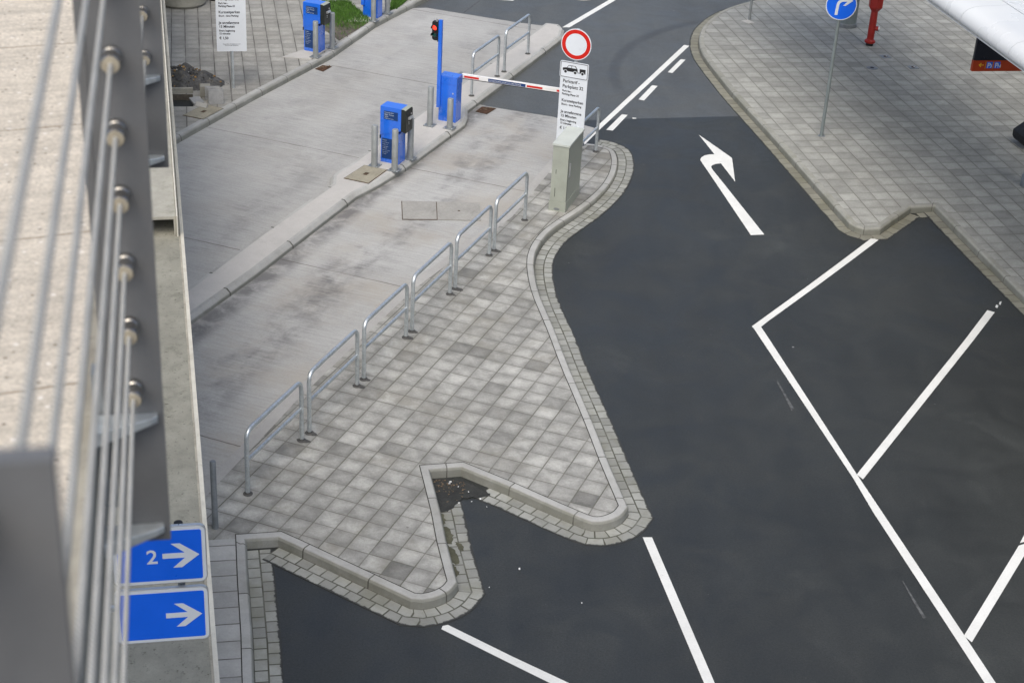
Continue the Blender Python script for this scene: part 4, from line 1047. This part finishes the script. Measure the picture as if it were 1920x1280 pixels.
stones('ochre_stone', 60, .012, .034, 'ochre_stones'); stones('gravel', 260, .010, .030, 'dark_stones'); stones('slab_concrete', 45, .008, .020, 'pale_stones')
def slab(label, loc, size, rz, tilt, mat='slab_grey', grp='loose paving slabs by the pit'):
    bm = bmesh.new(); w, d, h = size; box(bm, -w/2, w/2, 0, d, 0, h, T=Matrix.Rotation(R(tilt), 4, 'X'))
    o = finish('paving_slab', bm, mat, None, bevel=.006); tag(o, label, 'paving slab', grp); o.location = loc; o.rotation_euler = (0, 0, rz); return o
zt = KZ+.004
slab('pale grey paving slab leaning at the front of the small stack, facing the lane', (-6.22, 30.80, zt), (.30, .07, .29), R(12), -13)
slab('grey paving slab leaning second in the small stack, right behind the front slab', (-6.26, 30.91, zt), (.30, .07, .29), R(10), -13)
slab('grey paving slab leaning at the back of the small stack, edge tipped left', (-6.33, 31.02, zt), (.30, .07, .28), R(14), -14)
slab('square concrete block standing between the gravel heap and the stack of slabs', (-6.52, 31.18, zt), (.20, .20, .22), R(8), 0, 'rough_concrete')
slab('broken slab piece lying flat at the rim of the pit', (-6.55, 30.72, zt), (.22, .30, .045), R(30), 4, 'slab_grey')
slab('thin broken slab shard propped at the pit rim, pointing at the stack', (-6.50, 30.58, zt), (.26, .05, .10), R(-24), -35, 'slab_concrete')
bm = bmesh.new(); box(bm, -.42, .42, -.04, .04, 0, .10); o = finish('edging_stone', bm, 'rough_concrete', None, bevel=.008); tag(o, 'long concrete edging stone lying between the pit and the gravel heap', 'edging stone'); o.location = (-7.22, 31.32, zt); o.rotation_euler = (0, 0, A12)
pc = thing('planter', 'big round weathered concrete planter at the top left corner', 'planter', (-8.30, 37.55, KZ), 0)
bm = bmesh.new(); lathe(bm, [(.50, 0), (.555, .06), (.565, .70), (.55, .74), (.47, .74), (.47, .62)], 40); finish('tub', bm, 'rough_concrete', pc, 40)
bm = bmesh.new(); cyl(bm, (0, 0, .60), (0, 0, .64), .465, seg=32); finish('earth', bm, 'soil', pc)
def leaves(parent, c, rad, n, nm='foliage', mat='leaf_green'):
    bm = bmesh.new()
    for k in range(n):
        d = Vector((random.gauss(0, 1), random.gauss(0, 1), abs(random.gauss(0, 1)))).normalized()*rad*random.uniform(.3, 1)
        s = random.uniform(.02, .05); m = Matrix.Translation(Vector(c)+d) @ Matrix.Rotation(random.uniform(0, 6), 4, Vector((random.random(), random.random(), random.random()+.01)).normalized())
        bm.faces.new([bm.verts.new(m @ Vector(q)) for q in ((-s, 0, 0), (0, -s*.4, .004), (s, 0, 0), (0, s*.4, .004))])
    finish(nm, bm, mat, parent)
leaves(pc, (0, 0, .62), .42, 900)
dt = thing('plant_tub', 'small dark plant tub beside the big round planter', 'plant tub', (-7.62, 37.98, KZ), 0)
bm = bmesh.new(); lathe(bm, [(.13, 0), (.17, .30), (.18, .32), (.15, .32), (.14, .26)], 24); finish('pot', bm, 'black_rubber', dt, 40); leaves(dt, (-.06, 0, .22), .26, 260)

# ---------------------------------------------------------------- white canopy with hanging sign
cd = Vector((math.sin(R(168.56)), math.cos(R(168.56)))); cn = Vector((-cd.y, cd.x))       # along the eave, inwards
if cn.x < 0: cn = -cn
c0 = Vector((6.631, 26.729)) - cd*14
cp = thing('canopy', 'smooth white canopy roof with a rounded eave over the forecourt', 'canopy', (c0.x, c0.y, 4.25), math.atan2(cd.y, cd.x))
# local x along the eave, local y: sign chosen so inwards is +y
sgn = 1 if Matrix.Rotation(math.atan2(cd.y, cd.x), 2).transposed() @ cn @ Vector((0, 1)) > 0 else -1
prof = [(.10, -.10), (.03, -.085), (.0, -.04), (.0, .02), (.03, .10), (.10, .165), (.20, .20), (.34, .215), (.78, .235)]
bm = bmesh.new(); LEN = 30
segs = []; x = 0
nose_at = 14 + (24.55-23.719)/1.0
def rowof(px): return [bm.verts.new((px, sgn*y, z)) for y, z in prof]
SP = 1.757; x0 = 14.0 + 3.01
xs = [x0 - SP*k for k in range(8, -6, -1)]
for a, b in zip(xs, xs[1:]):
    A_, B_ = rowof(a+.003), rowof(b-.003)
    for k in range(len(prof)-1): bm.faces.new((A_[k], A_[k+1], B_[k+1], B_[k]))
bmesh.ops.recalc_face_normals(bm, faces=bm.faces); finish('eave', bm, 'canopy_white', cp, 50)
bm = bmesh.new()
for a, b in zip(xs, xs[1:]): box(bm, a+.002, b-.002, min(sgn*.792, sgn*3.6), max(sgn*.792, sgn*3.6), .195, .238)
finish('roof_panels', bm, 'canopy_white', cp)
bm = bmesh.new(); box(bm, xs[0], xs[-1], min(sgn*.06, sgn*3.6), max(sgn*.06, sgn*3.6), -.13, -.10); finish('soffit', bm, 'soffit_white', cp)
bm = bmesh.new(); box(bm, xs[0], xs[-1], min(sgn*.32, sgn*3.5), max(sgn*.32, sgn*3.5), -.095, .185)
finish('seam_core', bm, 'canopy_seam', cp)
for a in xs[3:11]:
    for y in (.70, .86):
        pass
tm = thing('sky_blocking_building', 'unseen dark building added behind the white canopy to block sky light', 'building', (c0.x, c0.y, 0), math.atan2(cd.y, cd.x))  # added out of view; its height and dark face shade the right-hand asphalt
bm = bmesh.new(); box(bm, xs[0], xs[-1], min(sgn*9.1, sgn*20), max(sgn*9.1, sgn*20), -.3, 22); finish('wall', bm, 'facade_glass', tm)
bm = bmesh.new()
for k in range(1, 8): box(bm, xs[0], xs[-1], min(sgn*9.0, sgn*9.09), max(sgn*9.0, sgn*9.09), 3.1*k-.15, 3.1*k+.12)
x = xs[0]
while x < xs[-1]: box(bm, x, x+.08, min(sgn*9.02, sgn*9.09), max(sgn*9.02, sgn*9.09), 0, 21.9); x += SP
finish('mullions', bm, 'alu', tm)
hs = thing('hanging_sign', 'dark and orange hanging sign with yellow arrow under the white canopy', 'sign', (7.843, 27.71, 0), R(11))
bm = bmesh.new(); box(bm, 0, 2.4, 0, .06, 2.90, 3.86); finish('dark_panel', bm, 'sign_navy', hs, bevel=.004)
bm = bmesh.new(); box(bm, -.004, 2.404, -.004, .064, 2.70, 2.897); ob = finish('orange_panel', bm, 'sign_orange', hs, bevel=.006)
bm = bmesh.new(); prism(bm, [(.105, 2.815), (.145, 2.855), (.158, 2.842), (.140, 2.823), (.205, 2.823), (.205, 2.807), (.140, 2.807), (.158, 2.788), (.145, 2.775)], -.0065, -.004); finish('yellow_arrow', bm, 'sign_yellow', ob)
for x in (.232, .378):
    bm = bmesh.new(); box(bm, x, x+.007, -.0062, -.004, 2.745, 2.88); finish('divider_line', bm, 'sign_yellow', ob)
for x, a, b in ((.255, 'P', '3'), (.400, 'P', 'N')):
    bm = bmesh.new(); box(bm, x, x+.112, -.0065, -.004, 2.755, 2.872); bb = finish('parking_badge', bm, 'sign_blue', ob)
    bm = bmesh.new(); text_into(bm, a, .125, x+.012, 2.768, -.0075, depth=.0008, weight=.002); text_into(bm, b, .08, x+.066, 2.768, -.0075, depth=.0008, weight=.0015); finish('lettering', bm, 'sign_white', bb)
for x in (.3, 1.9):
    bm = bmesh.new(); cyl(bm, (x, .03, 3.85), (x, .03, 4.05), .015, seg=10); finish('hanger', bm, 'dark_galv', hs)

# ---------------------------------------------------------------- the building we lean out of: terrace, railing, annex roof
dW = Vector((math.sin(R(-12)), math.cos(R(-12)))); nW = Vector((math.cos(R(-12)), -math.sin(R(-12))))   # along, outwards (right)
TB = thing('roof_terrace', 'beige roof terrace slab with exposed aggregate surface behind the wire railing', 'terrace', (0, 0, 0), A12)
# local frame: x = outwards, y = along
bm = bmesh.new(); box(bm, -5, -.203, -4, 9, 9.95, 10.2); finish('aggregate_panels', bm, 'aggregate', TB, bevel=.004)
bm = bmesh.new(); box(bm, -.2025, -.176, -4, 9, 9.93, 10.192); finish('edge_strip', bm, 'fascia_concrete', TB, bevel=.003)
bm = bmesh.new(); box(bm, -5, -.32, -4, 9, 9.55, 9.947); finish('slab', bm, 'roof_concrete', TB)

DL = R(.25)
RL = thing('wire_railing', 'dark grey steel post railing strung with nine steel wires along the terrace edge', 'railing', (nW.x*1.5*DL, nW.y*1.5*DL, 0), A12+DL)
WH = [.40, .508, .609, .717, .822, .921, 1.027, 1.130, 1.236]
posts = [-.97, .605, 2.185, 3.76, 5.335]
for i, t_ in enumerate(posts):
    x1, z0, z1 = -.071, CAM_H-1.522, CAM_H-.377
    bm = bmesh.new(); box(bm, -.146, x1, t_, t_+.012, z0, z1); po = finish('post', bm, 'post_paint', RL, bevel=.0025)
    bm = bmesh.new(); box(bm, -.1595, -.1475, t_+.006, t_+.05, z0+.12, z1); finish('side_flange', bm, 'post_paint', po, bevel=.002)
    bm = bmesh.new(); box(bm, -.176, -.150, t_+.010, t_+.045, CAM_H-1.46, CAM_H-1.22); finish('anchor_plate', bm, 'dark_galv', po, bevel=.002)
    for hh in (1.285, 1.488):
        bm = bmesh.new(); vs = []
        z = CAM_H-hh
        o_ = [(-.172, t_+.0), (-.080, t_+.0), (-.080, t_-.012), (-.090, t_-.020), (-.172, t_-.055)]
        a = [bm.verts.new((x, y, z)) for x, y in o_]; b = [bm.verts.new((x, y, z-.008-(.018 if x < -.1 else .004))) for x, y in o_]
        bm.faces.new(a); bm.faces.new(b[::-1])
        for k in range(5): bm.faces.new((a[k], a[(k+1) % 5], b[(k+1) % 5], b[k]))
        bmesh.ops.recalc_face_normals(bm, faces=bm.faces); finish('gusset', bm, 'galvanised', po, bevel=.002)
    for h in WH:
        z = CAM_H-h
        bm = bmesh.new(); lathe(bm, [(.0130, 0), (.0140, .004), (.0140, .014), (.0120, .016), (.0120, .020), (.0140, .022), (.0140, .038), (.0135, .044), (.012, .046)], 20)
        bmesh.ops.transform(bm, matrix=Matrix.Translation((-.113, t_, z)) @ Matrix.Rotation(R(90), 4, 'X'), verts=bm.verts); ft = finish('wire_clamp', bm, 'stainless', po, 40)
        bm = bmesh.new(); cyl(bm, (-.113, t_-.046, z), (-.113, t_-.0475, z), .0118, seg=20); finish('clamp_face', bm, 'brass_end', ft)
for h in WH:
    z = CAM_H-h
    bm = bmesh.new(); pts = []
    for a, b in zip(posts, posts[1:]):
        pts += [(0, a+(b-a)*k/12, 0) for k in range(12)]
    pts.append((0, posts[-1], 0)); tube(bm, pts, .0035, 12)
    o = finish('wire', bm, 'wire_rope', RL, 60); o.location = (-.113, 0, z)

# low annex with a stained flat roof and cream coping, seen straight down
q0, q1 = Vector((-6.358, 27.398)), Vector((-2.149, 9.958)); ad = (q0-q1).normalized(); an = Vector((ad.y, -ad.x))    # along, outwards
ang = math.atan2(ad.y, ad.x)-R(90)
AB = thing('annex_building', 'low concrete annex with stained flat roof and cream coping below the terrace', 'building', (q1.x, q1.y, 0), ang)
bm = bmesh.new(); box(bm, -9, -.062, -9, 30, 2.7, 2.985); finish('roof', bm, 'roof_concrete', AB)
bm = bmesh.new(); box(bm, -.040, 0, -9, 30, 2.66, 3.0); finish('coping', bm, 'cream_coping', AB, bevel=.006)
bm = bmesh.new(); box(bm, -.0615, -.0405, -9, 30, 2.7, 2.990); finish('flashing', bm, 'fascia_concrete', AB, bevel=.003)
bm = bmesh.new(); box(bm, -8.8, -.10, -8.8, 29.8, -.3, 2.70); finish('wall', bm, 'wall_render', AB)
# raised kerb block on the annex roof (front end seen beside the railing post)
bm = bmesh.new(); prism(bm, [(-1.6, 3.205), (-.115, 3.205), (-.115, 2.987), (-.085, 2.987), (-.085, 3.25), (-1.6, 3.25)], 8.60, 30); finish('upstand', bm, 'rough_concrete', AB, bevel=.006)
bm = bmesh.new(); prism(bm, [(-.083, 2.99), (-.064, 2.99), (-.064, 3.27), (-.083, 3.27)], 8.55, 30); finish('upstand_flashing', bm, 'cream_coping', AB, bevel=.003)

# two blue direction signs on one post above the annex roof
def blue_plate(t, z0, h, w, num, tail):
    xr = 0
    cx, cz = -w/2, z0+h/2
    bm = bmesh.new(); prism(bm, rrect(w, h, .055), -.03, .0, cx, cz); fr = finish('sign_plate', bm, 'alu', t, bevel=.003)
    bm = bmesh.new(); prism(bm, rrect(w-.016, h-.016, .05), -.033, -.0302, cx, cz); rim = finish('white_rim', bm, 'sign_white', fr)
    bm = bmesh.new(); prism(bm, rrect(w-.070, h-.070, .016, 3), -.0355, -.0332, cx, cz); fl = finish('blue_field', bm, 'sign_blue', fr)
    bm = bmesh.new(); ax = -.055-.075; az = cz+.0; s = 1.0
    o = [(-.195, -.0225), (-.030, -.0225), (-.120, -.108), (-.055, -.108), (.075, .0), (-.065, .108), (-.130, .108), (-.030, .0225), (-.195, .0225)]
    prism(bm, [(ax+a*tail, az+b*tail) for a, b in o], -.0380, -.0357); finish('white_arrow', bm, 'sign_white', fl)
    if num:
        bm = bmesh.new(); text_into(bm, num, .175, ax-.315*tail, az-.062, -.0365, depth=.001, weight=.002); finish('number', bm, 'sign_white', fl)
    for x in (-w*.2, -w*.75):
        bm = bmesh.new(); box(bm, x-.03, x+.03, .0005, .04, cz-.06, cz+.06); finish('bracket', bm, 'galvanised', fr)
BS = thing('direction_sign_pair', 'two blue signs with white right arrows, the upper one numbered 2, on one post', 'sign', (-2.197, 9.916, 0), A12)
blue_plate(BS, 3.50, .50, .70, None, 1.0); blue_plate(BS, 4.045, .515, .69, '2', 1.0)
bm = bmesh.new(); cyl(bm, (-.20, .075, 3.55), (-.20, .075, 4.50), .028, seg=18); finish('post', bm, 'dark_galv', BS, 40)
bm = bmesh.new(); cyl(bm, (-.20, .075, 4.50), (-.20, .075, 4.522), .033, seg=18); finish('post_cap', bm, 'black_rubber', BS, 40)
for z in (3.78, 4.30):
    bm = bmesh.new(); box(bm, -2.2, -.05, .042, .075, z-.02, z+.02); finish('wall_arm', bm, 'galvanised', BS)
